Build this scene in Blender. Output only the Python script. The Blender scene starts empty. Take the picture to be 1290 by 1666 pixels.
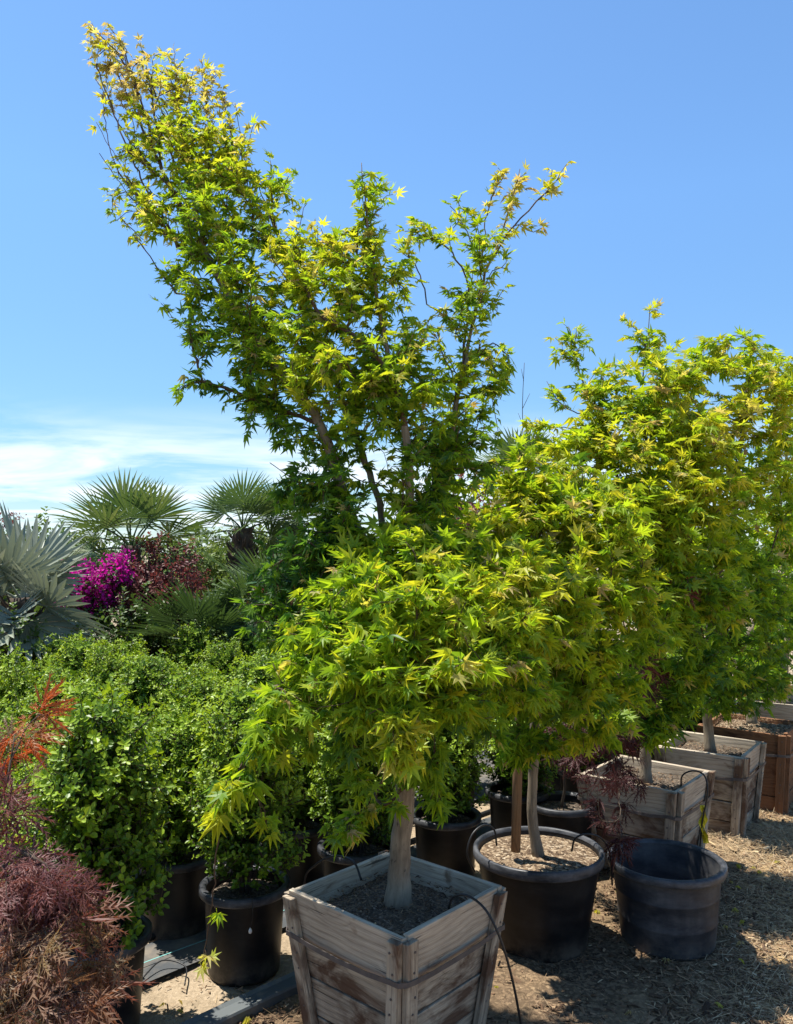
import bpy, bmesh, math, random
import numpy as np
from mathutils import Vector, Matrix

SC = bpy.context.scene
COL = SC.collection
rng = np.random.default_rng(11)
random.seed(11)

# ------------------------------------------------------------------ camera
F = 1307.0                                   # focal length in photograph pixels
HOR = 900.0                                  # the horizon's row in the photograph
CAMZ = 1.69
PITCH = math.atan((HOR - 833.0) / F)
cam_data = bpy.data.cameras.new("camera")
cam = bpy.data.objects.new("camera", cam_data)
COL.objects.link(cam)
cam.location = (0, 0, CAMZ)
cam.rotation_euler = (math.pi / 2 + PITCH, 0, 0)
cam_data.sensor_fit = 'VERTICAL'
cam_data.sensor_height = 24.0
cam_data.lens = 24.0 * F / 1666.0
cam_data.clip_start = 0.05
cam_data.clip_end = 2000
SC.camera = cam

def at(px, py, Y):
    """the point seen at a pixel of the photograph, Y metres in front of the camera"""
    dx = (px - 645.0) / F
    dy = (833.0 - py) / F
    d = np.array([dx, math.cos(PITCH) - dy * math.sin(PITCH), math.sin(PITCH) + dy * math.cos(PITCH)])
    return d * (Y / d[1]) + np.array([0, 0, CAMZ])

# ------------------------------------------------------------------ light
SUN_EL = math.radians(72)
SUN_AZ = math.radians(-62)                   # measured from +Y towards +X: the sun stands to the left, a little ahead
SUN_STRENGTH = 4.4
SKY_STRENGTH = 0.115
EXPOSURE = 1.06
sdir = Vector((math.sin(SUN_AZ) * math.cos(SUN_EL), math.cos(SUN_AZ) * math.cos(SUN_EL), math.sin(SUN_EL)))
sun_d = bpy.data.lights.new("sun", 'SUN')
sun_d.energy = SUN_STRENGTH
sun_d.angle = math.radians(0.53)
sun_d.color = (1.0, 0.955, 0.87)
sun = bpy.data.objects.new("sun", sun_d)
COL.objects.link(sun)
sun.rotation_euler = sdir.to_track_quat('Z', 'Y').to_euler()
sun.location = sdir * 30

world = bpy.data.worlds.new("World")
SC.world = world
world.use_nodes = True
wt = world.node_tree
for n in list(wt.nodes):
    wt.nodes.remove(n)
wo = wt.nodes.new('ShaderNodeOutputWorld')
wb = wt.nodes.new('ShaderNodeBackground')
wb.inputs['Strength'].default_value = SKY_STRENGTH
sky = wt.nodes.new('ShaderNodeTexSky')
sky.sky_type = 'NISHITA'
sky.sun_disc = False
sky.sun_elevation = SUN_EL
sky.sun_rotation = SUN_AZ
sky.air_density = 1.0
sky.dust_density = 0.25
sky.ozone_density = 4.5
sky.altitude = 0

def wnode(t, **kw):
    n = wt.nodes.new(t)
    for k, v in kw.items():
        setattr(n, k, v)
    return n
def wmath(op, a, b=None):
    n = wnode('ShaderNodeMath', operation=op)
    for i, v in enumerate((a, b)):
        if v is None:
            continue
        if isinstance(v, (int, float)):
            n.inputs[i].default_value = v
        else:
            wt.links.new(v, n.inputs[i])
    return n.outputs[0]
tc = wnode('ShaderNodeTexCoord')
sx = wnode('ShaderNodeSeparateXYZ')
wt.links.new(tc.outputs['Generated'], sx.inputs[0])
zc = wmath('MAXIMUM', sx.outputs[2], 0.0)
zden = wmath('ADD', zc, 0.11)
cx = wmath('DIVIDE', sx.outputs[0], zden)
cy = wmath('DIVIDE', sx.outputs[1], zden)
cmb = wnode('ShaderNodeCombineXYZ')
wt.links.new(cx, cmb.inputs[0]); wt.links.new(wmath('MULTIPLY', cy, 1.5), cmb.inputs[1])
noi = wnode('ShaderNodeTexNoise')
noi.inputs['Scale'].default_value = 1.0
noi.inputs['Detail'].default_value = 7
noi.inputs['Roughness'].default_value = 0.55
noi.inputs['Distortion'].default_value = 0.5
wt.links.new(cmb.outputs[0], noi.inputs['Vector'])
cr = wnode('ShaderNodeMapRange')
cr.inputs[1].default_value = 0.39; cr.inputs[2].default_value = 0.60
wt.links.new(noi.outputs[0], cr.inputs[0])
# clouds only in a low band
band = wnode('ShaderNodeMapRange'); band.interpolation_type = 'SMOOTHSTEP'
band.inputs[1].default_value = 0.19; band.inputs[2].default_value = 0.09
wt.links.new(sx.outputs[2], band.inputs[0])
cfac = wmath('MULTIPLY', cr.outputs[0], band.outputs[0])
low = wnode('ShaderNodeMapRange'); low.interpolation_type = 'SMOOTHSTEP'
low.inputs[1].default_value = 0.10; low.inputs[2].default_value = 0.0
low.inputs[4].default_value = 0.30
wt.links.new(sx.outputs[2], low.inputs[0])
cfac = wmath('MAXIMUM', cfac, low.outputs[0])
cfac = wmath('MULTIPLY', cfac, 0.92)
mixc = wnode('ShaderNodeMix', data_type='RGBA')
mixc.inputs[7].default_value = (4.6, 5.1, 5.6, 1)
wt.links.new(cfac, mixc.inputs[0])
grade = wnode('ShaderNodeMix', data_type='RGBA', blend_type='MULTIPLY')
grade.inputs[0].default_value = 1.0
grade.inputs[7].default_value = (.70, .86, .93, 1)
wt.links.new(sky.outputs[0], grade.inputs[6])
hzn = wnode('ShaderNodeMapRange')          # the air is clear: the horizon stays blue
hzn.inputs[1].default_value = 0.0; hzn.inputs[2].default_value = 0.40
hzn.inputs[3].default_value = 0.62; hzn.inputs[4].default_value = 1.0
wt.links.new(sx.outputs[2], hzn.inputs[0])
dim = wnode('ShaderNodeMix', data_type='RGBA', blend_type='MULTIPLY')
dim.inputs[0].default_value = 1.0
wt.links.new(grade.outputs[2], dim.inputs[6]); wt.links.new(hzn.outputs[0], dim.inputs[7])
wt.links.new(dim.outputs[2], mixc.inputs[6])
wt.links.new(mixc.outputs[2], wb.inputs['Color'])
wt.links.new(wb.outputs[0], wo.inputs[0])

SC.view_settings.view_transform = 'Standard'
SC.view_settings.look = 'None'
SC.view_settings.exposure = EXPOSURE
SC.view_settings.gamma = 1.0
SC.cycles.max_bounces = 10
SC.cycles.diffuse_bounces = 4
SC.cycles.transmission_bounces = 6

# ------------------------------------------------------------------ object helpers
def tag(o, label=None, cat=None, group=None, kind=None):
    if label: o['label'] = label
    if cat: o['category'] = cat
    if group: o['group'] = group
    if kind: o['kind'] = kind
    return o

def thing(name, label, cat, loc=(0, 0, 0), rz=0.0, group=None):
    o = bpy.data.objects.new(name, None)
    o.empty_display_size = 0.1
    COL.objects.link(o)
    o.location = loc
    o.rotation_euler = (0, 0, rz)
    return tag(o, label, cat, group)

def link(name, me, mat, parent=None, world_space=False):
    o = bpy.data.objects.new(name, me)
    COL.objects.link(o)
    if mat is not None and not me.materials:
        me.materials.append(mat)
    if parent is not None:
        o.parent = parent
        if world_space:                       # geometry written in world coordinates
            l = parent.location; rz = parent.rotation_euler[2]
            o.matrix_parent_inverse = (Matrix.Translation(l) @ Matrix.Rotation(rz, 4, 'Z')).inverted()
    return o

def copy_tree(o, parent=None):
    c = o.copy()
    COL.objects.link(c)
    if parent is not None:
        c.parent = parent
    for ch in list(o.children):
        copy_tree(ch, c)
    return c

class Geo:
    """collects vertices / faces (+ point attributes) and links them as one mesh"""
    def __init__(self):
        self.v = []; self.f = []; self.n = 0; self.grain = []; self.tint = []
    def add(self, verts, faces, grain=None, tint=None):
        verts = np.asarray(verts, float).reshape(-1, 3)
        self.v.append(verts)
        self.f.extend([tuple(i + self.n for i in f) for f in faces])
        k = len(verts)
        self.grain.append(np.zeros((k, 3)) if grain is None else np.asarray(grain, float))
        self.tint.append(np.zeros(k) if tint is None else np.broadcast_to(np.asarray(tint, float), (k,)).copy())
        self.n += k
    def mesh(self, name, smooth=False):
        V = np.concatenate(self.v) if self.v else np.zeros((0, 3))
        me = bpy.data.meshes.new(name)
        lens = np.array([len(f) for f in self.f], np.int32)
        loops = np.fromiter((i for f in self.f for i in f), np.int32, int(lens.sum()))
        fill_mesh(me, V, loops, lens, smooth)
        a = me.attributes.new('grain', 'FLOAT_VECTOR', 'POINT')
        a.data.foreach_set('vector', np.concatenate(self.grain).astype(np.float32).ravel())
        a = me.attributes.new('tint', 'FLOAT', 'POINT')
        a.data.foreach_set('value', np.concatenate(self.tint).astype(np.float32))
        return me

def fill_mesh(me, V, loops, lens, smooth):
    me.vertices.add(len(V))
    me.vertices.foreach_set('co', np.asarray(V, np.float32).ravel())
    me.loops.add(len(loops))
    me.loops.foreach_set('vertex_index', np.asarray(loops, np.int32))
    me.polygons.add(len(lens))
    starts = np.zeros(len(lens), np.int32)
    starts[1:] = np.cumsum(lens)[:-1]
    me.polygons.foreach_set('loop_start', starts)
    me.polygons.foreach_set('loop_total', np.asarray(lens, np.int32))
    me.polygons.foreach_set('use_smooth', np.full(len(lens), bool(smooth)))
    me.update(calc_edges=True)

def norm(a):
    a = np.asarray(a, float)
    return a / (np.linalg.norm(a, axis=-1, keepdims=True) + 1e-12)

def catmull(P, step):
    P = np.asarray(P, float)
    Q = np.vstack([2 * P[0] - P[1], P, 2 * P[-1] - P[-2]])
    out = [P[0]]
    for i in range(1, len(Q) - 2):
        p0, p1, p2, p3 = Q[i - 1], Q[i], Q[i + 1], Q[i + 2]
        m = max(1, int(math.ceil(np.linalg.norm(p2 - p1) / step)))
        for k in range(1, m + 1):
            t = k / m
            out.append(0.5 * ((2 * p1) + (-p0 + p2) * t + (2 * p0 - 5 * p1 + 4 * p2 - p3) * t * t + (-p0 + 3 * p1 - 3 * p2 + p3) * t ** 3))
    return np.array(out)

def tube(g, P, R, sides=6, cap=True, tint=0.0, wob=0.0):
    P = np.asarray(P, float)
    n = len(P)
    R = np.broadcast_to(np.asarray(R, float), (n,))
    T = norm(np.gradient(P, axis=0))
    ref = np.array([0.31, 0.17, 0.93]) if abs(T[0][2]) < 0.8 else np.array([0.9, 0.3, 0.1])
    u = norm(ref - T[0] * np.dot(ref, T[0]))
    verts = []; gr = []
    ang = np.arange(sides) * 2 * math.pi / sides
    s = 0.0
    for i in range(n):
        u = norm(u - T[i] * np.dot(u, T[i]))
        w = np.cross(T[i], u)
        rr = R[i]
        if wob:
            rr = R[i] * (1 + wob * np.sin(ang * 2 + i * .7) * .5 + wob * rng.uniform(-.5, .5, sides))
            ring = P[i] + (np.cos(ang) * rr)[:, None] * u + (np.sin(ang) * rr)[:, None] * w
        else:
            ring = P[i] + rr * (np.cos(ang)[:, None] * u + np.sin(ang)[:, None] * w)
        verts.append(ring)
        if i: s += np.linalg.norm(P[i] - P[i - 1])
        gr.append(np.stack([np.full(sides, s), np.cos(ang) * .05, np.sin(ang) * .05], 1))
    faces = []
    for i in range(n - 1):
        a = i * sides; b = a + sides
        for k in range(sides):
            k2 = (k + 1) % sides
            faces.append((a + k, a + k2, b + k2, b + k))
    if cap:
        faces.append(tuple(range(sides))[::-1])
        faces.append(tuple(range((n - 1) * sides, n * sides)))
    g.add(np.concatenate(verts), faces, np.concatenate(gr), tint)

# ------------------------------------------------------------------ materials
class NT:
    def __init__(self, name):
        self.m = bpy.data.materials.new(name)
        self.m.use_nodes = True
        self.t = self.m.node_tree
        for n in list(self.t.nodes):
            self.t.nodes.remove(n)
        self.out = self.t.nodes.new('ShaderNodeOutputMaterial')
    def n(self, t, **kw):
        nd = self.t.nodes.new(t)
        for k, v in kw.items():
            setattr(nd, k, v)
        return nd
    def set(self, sock, v):
        if hasattr(v, 'is_linked') or hasattr(v, 'links'):
            self.t.links.new(v, sock)
        else:
            sock.default_value = v
    def math(self, op, a, b=0.0, clamp=False):
        nd = self.n('ShaderNodeMath', operation=op, use_clamp=clamp)
        self.set(nd.inputs[0], a); self.set(nd.inputs[1], b)
        return nd.outputs[0]
    def rng(self, v, a, b, c=0.0, d=1.0):
        nd = self.n('ShaderNodeMapRange')
        self.set(nd.inputs[0], v)
        for i, x in enumerate((a, b, c, d)):
            nd.inputs[i + 1].default_value = x
        return nd.outputs[0]
    def mix(self, f, a, b, blend='MIX'):
        nd = self.n('ShaderNodeMix', data_type='RGBA', blend_type=blend)
        self.set(nd.inputs[0], f)
        for s, v in ((nd.inputs[6], a), (nd.inputs[7], b)):
            if isinstance(v, tuple) and len(v) == 3: v = v + (1,)
            self.set(s, v)
        return nd.outputs[2]
    def noise(self, vec, scale, detail=4, rough=0.55, dist=0.0):
        nd = self.n('ShaderNodeTexNoise')
        if vec is not None: self.t.links.new(vec, nd.inputs['Vector'])
        nd.inputs['Scale'].default_value = scale
        nd.inputs['Detail'].default_value = detail
        nd.inputs['Roughness'].default_value = rough
        nd.inputs['Distortion'].default_value = dist
        return nd.outputs[0]
    def voro(self, vec, scale, out='Distance', rand=1.0):
        nd = self.n('ShaderNodeTexVoronoi')
        if vec is not None: self.t.links.new(vec, nd.inputs['Vector'])
        nd.inputs['Scale'].default_value = scale
        nd.inputs['Randomness'].default_value = rand
        return nd.outputs[out]
    def attr(self, name, out='Fac'):
        nd = self.n('ShaderNodeAttribute'); nd.attribute_name = name
        return nd.outputs[out]
    def mapping(self, vec, scale=(1, 1, 1), rot=(0, 0, 0), loc=(0, 0, 0)):
        nd = self.n('ShaderNodeMapping')
        self.t.links.new(vec, nd.inputs[0])
        nd.inputs['Scale'].default_value = scale
        nd.inputs['Rotation'].default_value = rot
        nd.inputs['Location'].default_value = loc
        return nd.outputs[0]
    def ramp(self, f, stops):
        nd = self.n('ShaderNodeValToRGB')
        self.set(nd.inputs[0], f)
        e = nd.color_ramp.elements
        while len(e) < len(stops): e.new(0.5)
        for el, (p, c) in zip(e, stops):
            el.position = p; el.color = tuple(c) + (1,)
        return nd.outputs[0]
    def bump(self, h, strength, dist=0.01):
        nd = self.n('ShaderNodeBump')
        self.t.links.new(h, nd.inputs['Height'])
        nd.inputs['Strength'].default_value = strength
        nd.inputs['Distance'].default_value = dist
        return nd.outputs[0]
    def bsdf(self, color, rough=0.7, spec=0.4, normal=None, metal=0.0):
        nd = self.n('ShaderNodeBsdfPrincipled')
        if isinstance(color, tuple) and len(color) == 3: color = color + (1,)
        self.set(nd.inputs['Base Color'], color)
        self.set(nd.inputs['Roughness'], rough)
        self.set(nd.inputs['Metallic'], metal)
        nd.inputs['Specular IOR Level'].default_value = spec
        if normal is not None: self.t.links.new(normal, nd.inputs['Normal'])
        return nd.outputs[0]
    def done(self, shader):
        self.t.links.new(shader, self.out.inputs[0])
        return self.m
    def geo_pos(self):
        return self.n('ShaderNodeNewGeometry').outputs['Position']
    def obj_co(self):
        return self.n('ShaderNodeTexCoord').outputs['Object']
    def obj_rand(self):
        return self.n('ShaderNodeObjectInfo').outputs['Random']

def leaf_mat(name, stops, transl=0.42, rough=0.45, spec=0.35, tr_gain=(1.5, 1.35, 0.7), objvar=0.0):
    m = NT(name)
    t = m.attr('tint')
    if objvar:
        t = m.math('ADD', t, m.math('MULTIPLY', m.math('SUBTRACT', m.obj_rand(), 0.5), objvar))
    col = m.ramp(t, stops)
    p = m.bsdf(col, rough, spec)
    tr = m.n('ShaderNodeBsdfTranslucent')
    m.t.links.new(m.mix(1.0, col, tr_gain, 'MULTIPLY'), tr.inputs[0])
    mx = m.n('ShaderNodeMixShader')
    mx.inputs[0].default_value = transl
    m.t.links.new(p, mx.inputs[1]); m.t.links.new(tr.outputs[0], mx.inputs[2])
    return m.done(mx.outputs[0])

M = {}
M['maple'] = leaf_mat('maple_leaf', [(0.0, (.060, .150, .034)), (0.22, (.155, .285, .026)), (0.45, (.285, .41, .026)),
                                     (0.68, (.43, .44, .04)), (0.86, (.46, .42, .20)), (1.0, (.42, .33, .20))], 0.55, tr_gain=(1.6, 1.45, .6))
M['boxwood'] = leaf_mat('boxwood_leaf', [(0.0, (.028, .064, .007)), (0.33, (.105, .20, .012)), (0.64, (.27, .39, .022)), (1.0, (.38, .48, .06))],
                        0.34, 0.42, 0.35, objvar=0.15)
M['lace'] = leaf_mat('laceleaf', [(0.0, (.15, .06, .06)), (0.25, (.205, .088, .072)), (0.5, (.23, .13, .078)), (0.72, (.20, .165, .075)), (0.86, (.38, .13, .045)), (1.0, (.44, .115, .025))],
                     0.38, 0.5, 0.3, (1.5, 1.0, .7))
M['darklace'] = leaf_mat('dark_laceleaf', [(0.0, (.045, .016, .016)), (0.6, (.10, .034, .032)), (1.0, (.20, .06, .05))], 0.35, 0.5, 0.3, (1.6, 1, .8))
M['bract'] = leaf_mat('bougainvillea_bract', [(0.0, (.30, .004, .16)), (0.6, (.50, .012, .30)), (1.0, (.70, .03, .42))], 0.4, 0.6, 0.2, (1.3, 1, 1.2))
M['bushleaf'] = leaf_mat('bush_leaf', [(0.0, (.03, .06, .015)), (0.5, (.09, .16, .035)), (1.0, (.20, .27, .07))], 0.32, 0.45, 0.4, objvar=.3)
M['redbush'] = leaf_mat('red_bush_leaf', [(0.0, (.07, .018, .022)), (0.6, (.16, .05, .05)), (1.0, (.22, .11, .06))], 0.35, 0.5, 0.3, (1.4, 1, .9))
M['silver'] = leaf_mat('silver_palm_leaf', [(0.0, (.13, .155, .115)), (0.6, (.25, .28, .21)), (1.0, (.38, .41, .31))], 0.15, 0.5, 0.3, (1, 1, .8))
M['palm'] = leaf_mat('fan_palm_leaf', [(0.0, (.035, .065, .02)), (0.6, (.085, .14, .045)), (1.0, (.19, .23, .08))], 0.25, 0.5, 0.25, (1.2, 1.2, .7))

def bark_mat(name, c0, c1, scale=1.0):
    m = NT(name)
    g = m.attr('grain', 'Vector')
    n1 = m.noise(m.mapping(g, (14 * scale, 60 * scale, 60 * scale)), 1.0, 6, .65)
    n2 = m.noise(m.obj_co(), 9 * scale, 4)
    f = m.math('ADD', m.math('MULTIPLY', n1, .6), m.math('MULTIPLY', n2, .4))
    col = m.ramp(f, [(0.3, c0), (0.7, c1)])
    sp_ = m.rng(m.noise(m.mapping(m.obj_co(), (60, 60, 25)), 1.0, 4, .7), .60, .68)
    col = m.mix(m.math('MULTIPLY', sp_, .7), col, (.035, .028, .022))
    return m.done(m.bsdf(col, .85, .2, m.bump(n1, .7, .005)))
M['bark'] = bark_mat('maple_bark', (.10, .078, .055), (.33, .265, .19))
M['twig'] = bark_mat('maple_twig', (.06, .04, .028), (.15, .095, .06))
M['darkbark'] = bark_mat('dark_bark', (.035, .025, .02), (.12, .09, .065))

def wood_mat(name, g0, g1, stain, stain_amt, warm=(.30, .22, .15)):
    m = NT(name)
    g = m.attr('grain', 'Vector')
    sw = m.noise(m.mapping(g, (2.2, 5, 1)), 1.0, 2, .5)
    # knots bend the grain round them
    kn = m.voro(m.mapping(g, (2.6, 7.0, 3.0)), 1.0, 'Distance', 1.0)
    knot = m.rng(kn, 0.10, 0.34, 1.0, 0.0)
    dist = m.math('ADD', m.math('MULTIPLY', sw, 1.5), m.math('MULTIPLY', knot, 1.1))
    sp = m.n('ShaderNodeSeparateXYZ'); m.t.links.new(g, sp.inputs[0])
    ringv = m.math('ADD', m.math('MULTIPLY', sp.outputs[1], 44.0), m.math('MULTIPLY', dist, 2.6))
    ring = m.math('ABSOLUTE', m.math('SINE', m.math('MULTIPLY', ringv, 3.2)))
    ring = m.math('POWER', ring, 0.55)
    fine = m.noise(m.mapping(g, (8, 340, 1)), 1.0, 6, .72)
    big = m.noise(m.mapping(g, (3.0, 6.0, 2.0)), 1.0, 4, .6)
    f = m.math('ADD', m.math('ADD', m.math('MULTIPLY', ring, .12), m.math('MULTIPLY', fine, .62)), m.math('MULTIPLY', big, .40))
    col = m.ramp(f, [(0.36, g0), (0.70, g1)])
    w = m.rng(m.noise(m.mapping(g, (2.0, 4.0, 5.0)), 1.0, 3), .52, .72)
    col = m.mix(m.math('MULTIPLY', w, .55), col, warm)
    st = m.noise(m.mapping(g, (4.2, 9.0, 6.0)), 1.0, 5, .62, .6)
    st = m.rng(st, .60 - stain_amt, .70 - stain_amt * .6)
    st = m.math('MULTIPLY', st, m.rng(sp.outputs[2], 0.0, 1.0, 1.0, 1.0))
    col = m.mix(m.math('MULTIPLY', st, .85), col, stain)
    core = m.rng(kn, 0.05, 0.13, 1.0, 0.0)
    col = m.mix(m.math('MULTIPLY', core, .75), col, (stain[0] * .6, stain[1] * .6, stain[2] * .6))
    crack = m.rng(m.noise(m.mapping(g, (3.2, 95, 7)), 1.0, 3, .55), .66, .70)
    col = m.mix(m.math('MULTIPLY', crack, .8), col, (.035, .026, .018))
    h = m.math('SUBTRACT', m.math('ADD', m.math('MULTIPLY', fine, .6), m.math('MULTIPLY', ring, .4)), m.math('MULTIPLY', crack, .8))
    return m.done(m.bsdf(col, .85, .2, m.bump(h, .55, .003)))
M['greywood'] = wood_mat('weathered_wood', (.085, .064, .045), (.46, .385, .285), (.065, .024, .010), .16)
M['topwood'] = wood_mat('weathered_top_board', (.155, .122, .088), (.52, .44, .335), (.16, .10, .06), .01)
M['brownwood'] = wood_mat('stained_brown_wood', (.10, .045, .022), (.24, .12, .06), (.06, .025, .014), .04, (.22, .10, .048))

M['stakewood'] = wood_mat('stake_wood', (.09, .05, .028), (.25, .15, .08), (.06, .03, .015), .02, (.24, .12, .055))

def plastic_mat(name, base, dust, amt, rough=.42):
    m = NT(name)
    o = m.obj_co()
    d = m.noise(m.mapping(o, (3, 3, 7)), 1.6, 6, .68)
    streak = m.noise(m.mapping(o, (24, 24, 2.0)), 1.0, 4, .6)
    f = m.math('MULTIPLY', m.rng(d, .42, .74), m.rng(streak, .25, .75, .35, 1.0))
    f = m.math('MULTIPLY', f, amt)
    scr = m.rng(m.noise(m.mapping(o, (3, 3, 60)), 2.0, 3, .6), .66, .72)
    f = m.math('ADD', f, m.math('MULTIPLY', scr, amt * .25), True)
    col = m.mix(f, base, dust)
    so_ = m.n('ShaderNodeSeparateXYZ'); m.t.links.new(o, so_.inputs[0])
    splash = m.math('MULTIPLY', m.rng(so_.outputs[2], .10, .0), m.rng(m.noise(o, 14, 5, .7), .38, .62))
    col = m.mix(m.math('MULTIPLY', splash, .5), col, (.20, .165, .125))
    rg = m.math('ADD', m.math('MULTIPLY', f, .5), rough, True)
    return m.done(m.bsdf(col, rg, .30, m.bump(d, .12, .01)))
M['pot'] = plastic_mat('black_pot_plastic', (.005, .0055, .007), (.075, .07, .065), .28)
M['dustypot'] = plastic_mat('dusty_pot_plastic', (.022, .025, .032), (.17, .16, .15), .75, .5)
M['rim'] = plastic_mat('pot_rim_plastic', (.018, .020, .024), (.20, .20, .21), .85, .38)
M['tubing'] = NT('drip_tubing').m
_t = NT('black_drip_tubing'); M['tubing'] = _t.done(_t.bsdf((.012, .012, .013), .45, .4))
_t = NT('strap_metal'); M['strap'] = _t.done(_t.bsdf(_t.mix(_t.noise(_t.obj_co(), 30, 4), (.05, .045, .045), (.17, .14, .125)), .6, .4, None, .3))
_t = NT('yellow_ribbon'); M['yellow'] = _t.done(_t.bsdf((.62, .50, .02), .5, .3))
_t = NT('white_plastic'); M['white'] = _t.done(_t.bsdf((.62, .63, .62), .5, .4))
_t = NT('grey_board'); M['greyboard'] = _t.done(_t.bsdf(_t.mix(_t.noise(_t.obj_co(), 12, 5), (.20, .19, .18), (.42, .41, .39)), .8, .2))

m = NT('potting_soil')
g = m.geo_pos()
v = m.voro(g, 130, 'Color'); n = m.noise(g, 25, 5)
sv = m.n('ShaderNodeSeparateXYZ'); m.t.links.new(v, sv.inputs[0])
col = m.ramp(sv.outputs[0], [(0.0, (.045, .034, .026)), (.55, (.11, .085, .063)), (.85, (.18, .142, .106)), (1.0, (.30, .245, .185))])
col = m.mix(m.math('MULTIPLY', n, .5), col, (.095, .075, .058))
M['soil'] = m.done(m.bsdf(col, .95, .1, m.bump(m.noise(g, 90, 4), .9, .012)))

m = NT('straw_soil')
g = m.geo_pos()
v = m.voro(g, 100, 'Color')
sv = m.n('ShaderNodeSeparateXYZ'); m.t.links.new(v, sv.inputs[0])
col = m.ramp(sv.outputs[0], [(0.0, (.05, .033, .022)), (.4, (.14, .095, .06)), (.8, (.28, .205, .13)), (1.0, (.42, .34, .24))])
M['strawsoil'] = m.done(m.bsdf(col, .95, .1, m.bump(m.noise(g, 80, 4), .9, .015)))

# chips and straw lying on the ground
m = NT('wood_chip')
t = m.attr('tint')
col = m.ramp(t, [(0.0, (.045, .028, .018)), (.35, (.14, .085, .05)), (.7, (.30, .20, .12)), (.9, (.46, .33, .18)), (1.0, (.52, .41, .26))])
M['chip'] = m.done(m.bsdf(col, .9, .15))

# row axes of the nursery: along the rows and across them
AX = np.array([-1.06, 2.93])
U = np.array([.7071, .7071]); Vv = np.array([-.7071, .7071])
def uv(u, v, z=0.0):
    p = AX + U * u + Vv * v
    return np.array([p[0], p[1], z])

m = NT('mulch_ground')
g = m.geo_pos()
cell = m.voro(g, 85, 'Color')
sv = m.n('ShaderNodeSeparateXYZ'); m.t.links.new(cell, sv.inputs[0])
str1 = m.noise(m.mapping(g, (70, 12, 1), (0, 0, .6)), 1.0, 4, .6, .5)
str2 = m.noise(m.mapping(g, (12, 75, 1), (0, 0, .2)), 1.0, 4, .6, .5)
big = m.noise(g, 1.1, 5, .6)
med = m.noise(g, 7, 5, .6)
f = m.math('ADD', m.math('MULTIPLY', sv.outputs[0], .35), m.math('ADD', m.math('MULTIPLY', str1, .35), m.math('MULTIPLY', str2, .35)))
mulch = m.ramp(f, [(.25, (.04, .027, .018)), (.5, (.105, .072, .046)), (.68, (.21, .145, .088)), (.85, (.38, .28, .165))])
mulch = m.mix(m.rng(big, .42, .62), mulch, m.mix(.5, mulch, (.30, .21, .115)))
sand = m.ramp(m.math('ADD', m.math('ADD', m.math('MULTIPLY', med, .55), m.math('MULTIPLY', m.noise(g, 60, 5, .7), .3)), m.math('MULTIPLY', sv.outputs[1], .15)), [(.25, (.17, .13, .085)), (.55, (.34, .265, .18)), (.85, (.48, .39, .28))])
spx = m.n('ShaderNodeSeparateXYZ'); m.t.links.new(g, spx.inputs[0])
vv = m.math('ADD', m.math('MULTIPLY', m.math('SUBTRACT', spx.outputs[0], float(AX[0])), -.7071), m.math('MULTIPLY', m.math('SUBTRACT', spx.outputs[1], float(AX[1])), .7071))
vv = m.math('ADD', vv, m.math('MULTIPLY', m.math('SUBTRACT', med, .5), .12))
wide = m.noise(g, .55, 3, .5)
mulch = m.mix(m.math('MULTIPLY', m.rng(wide, .50, .64), .55), mulch, (.055, .038, .027))
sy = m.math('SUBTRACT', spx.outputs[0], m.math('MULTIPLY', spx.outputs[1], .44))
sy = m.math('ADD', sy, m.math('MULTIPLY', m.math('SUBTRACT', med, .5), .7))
sunlit_straw_c = m.ramp(f, [(.25, (.20, .12, .055)), (.55, (.48, .32, .15)), (.85, (.64, .48, .27))])  # straw patch, its golden colour brightened to paint in sunlight
mulch = m.mix(m.math('MULTIPLY', m.rng(sy, -.06, .18), .85), mulch, sunlit_straw_c)
col = m.mix(m.rng(vv, -.30, -.20), mulch, sand)
hgt = m.math('ADD', m.math('MULTIPLY', f, .7), m.math('MULTIPLY', med, .8))
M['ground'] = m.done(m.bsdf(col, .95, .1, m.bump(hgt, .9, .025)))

m = NT('weed_cloth')
g = m.geo_pos()
dirt = m.rng(m.noise(g, 5, 5, .65), .42, .66)
weave = m.noise(m.mapping(g, (240, 240, 1), (0, 0, .785)), 1.0, 1)
M['cloth'] = m.done(m.bsdf(m.mix(m.math('MULTIPLY', dirt, .55), (.055, .06, .065), (.27, .22, .16)), .7, .3, m.bump(weave, .3, .002)))
m = NT('edging_plastic')
g = m.geo_pos()
dirt = m.rng(m.noise(g, 9, 5, .65), .5, .68)
M['edging'] = m.done(m.bsdf(m.mix(m.math('MULTIPLY', dirt, .7), (.10, .112, .115), (.34, .28, .20)), .5, .45))
_t = NT('teal_stripe'); M['teal'] = _t.done(_t.bsdf((.16, .42, .40), .6, .3))

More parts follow.
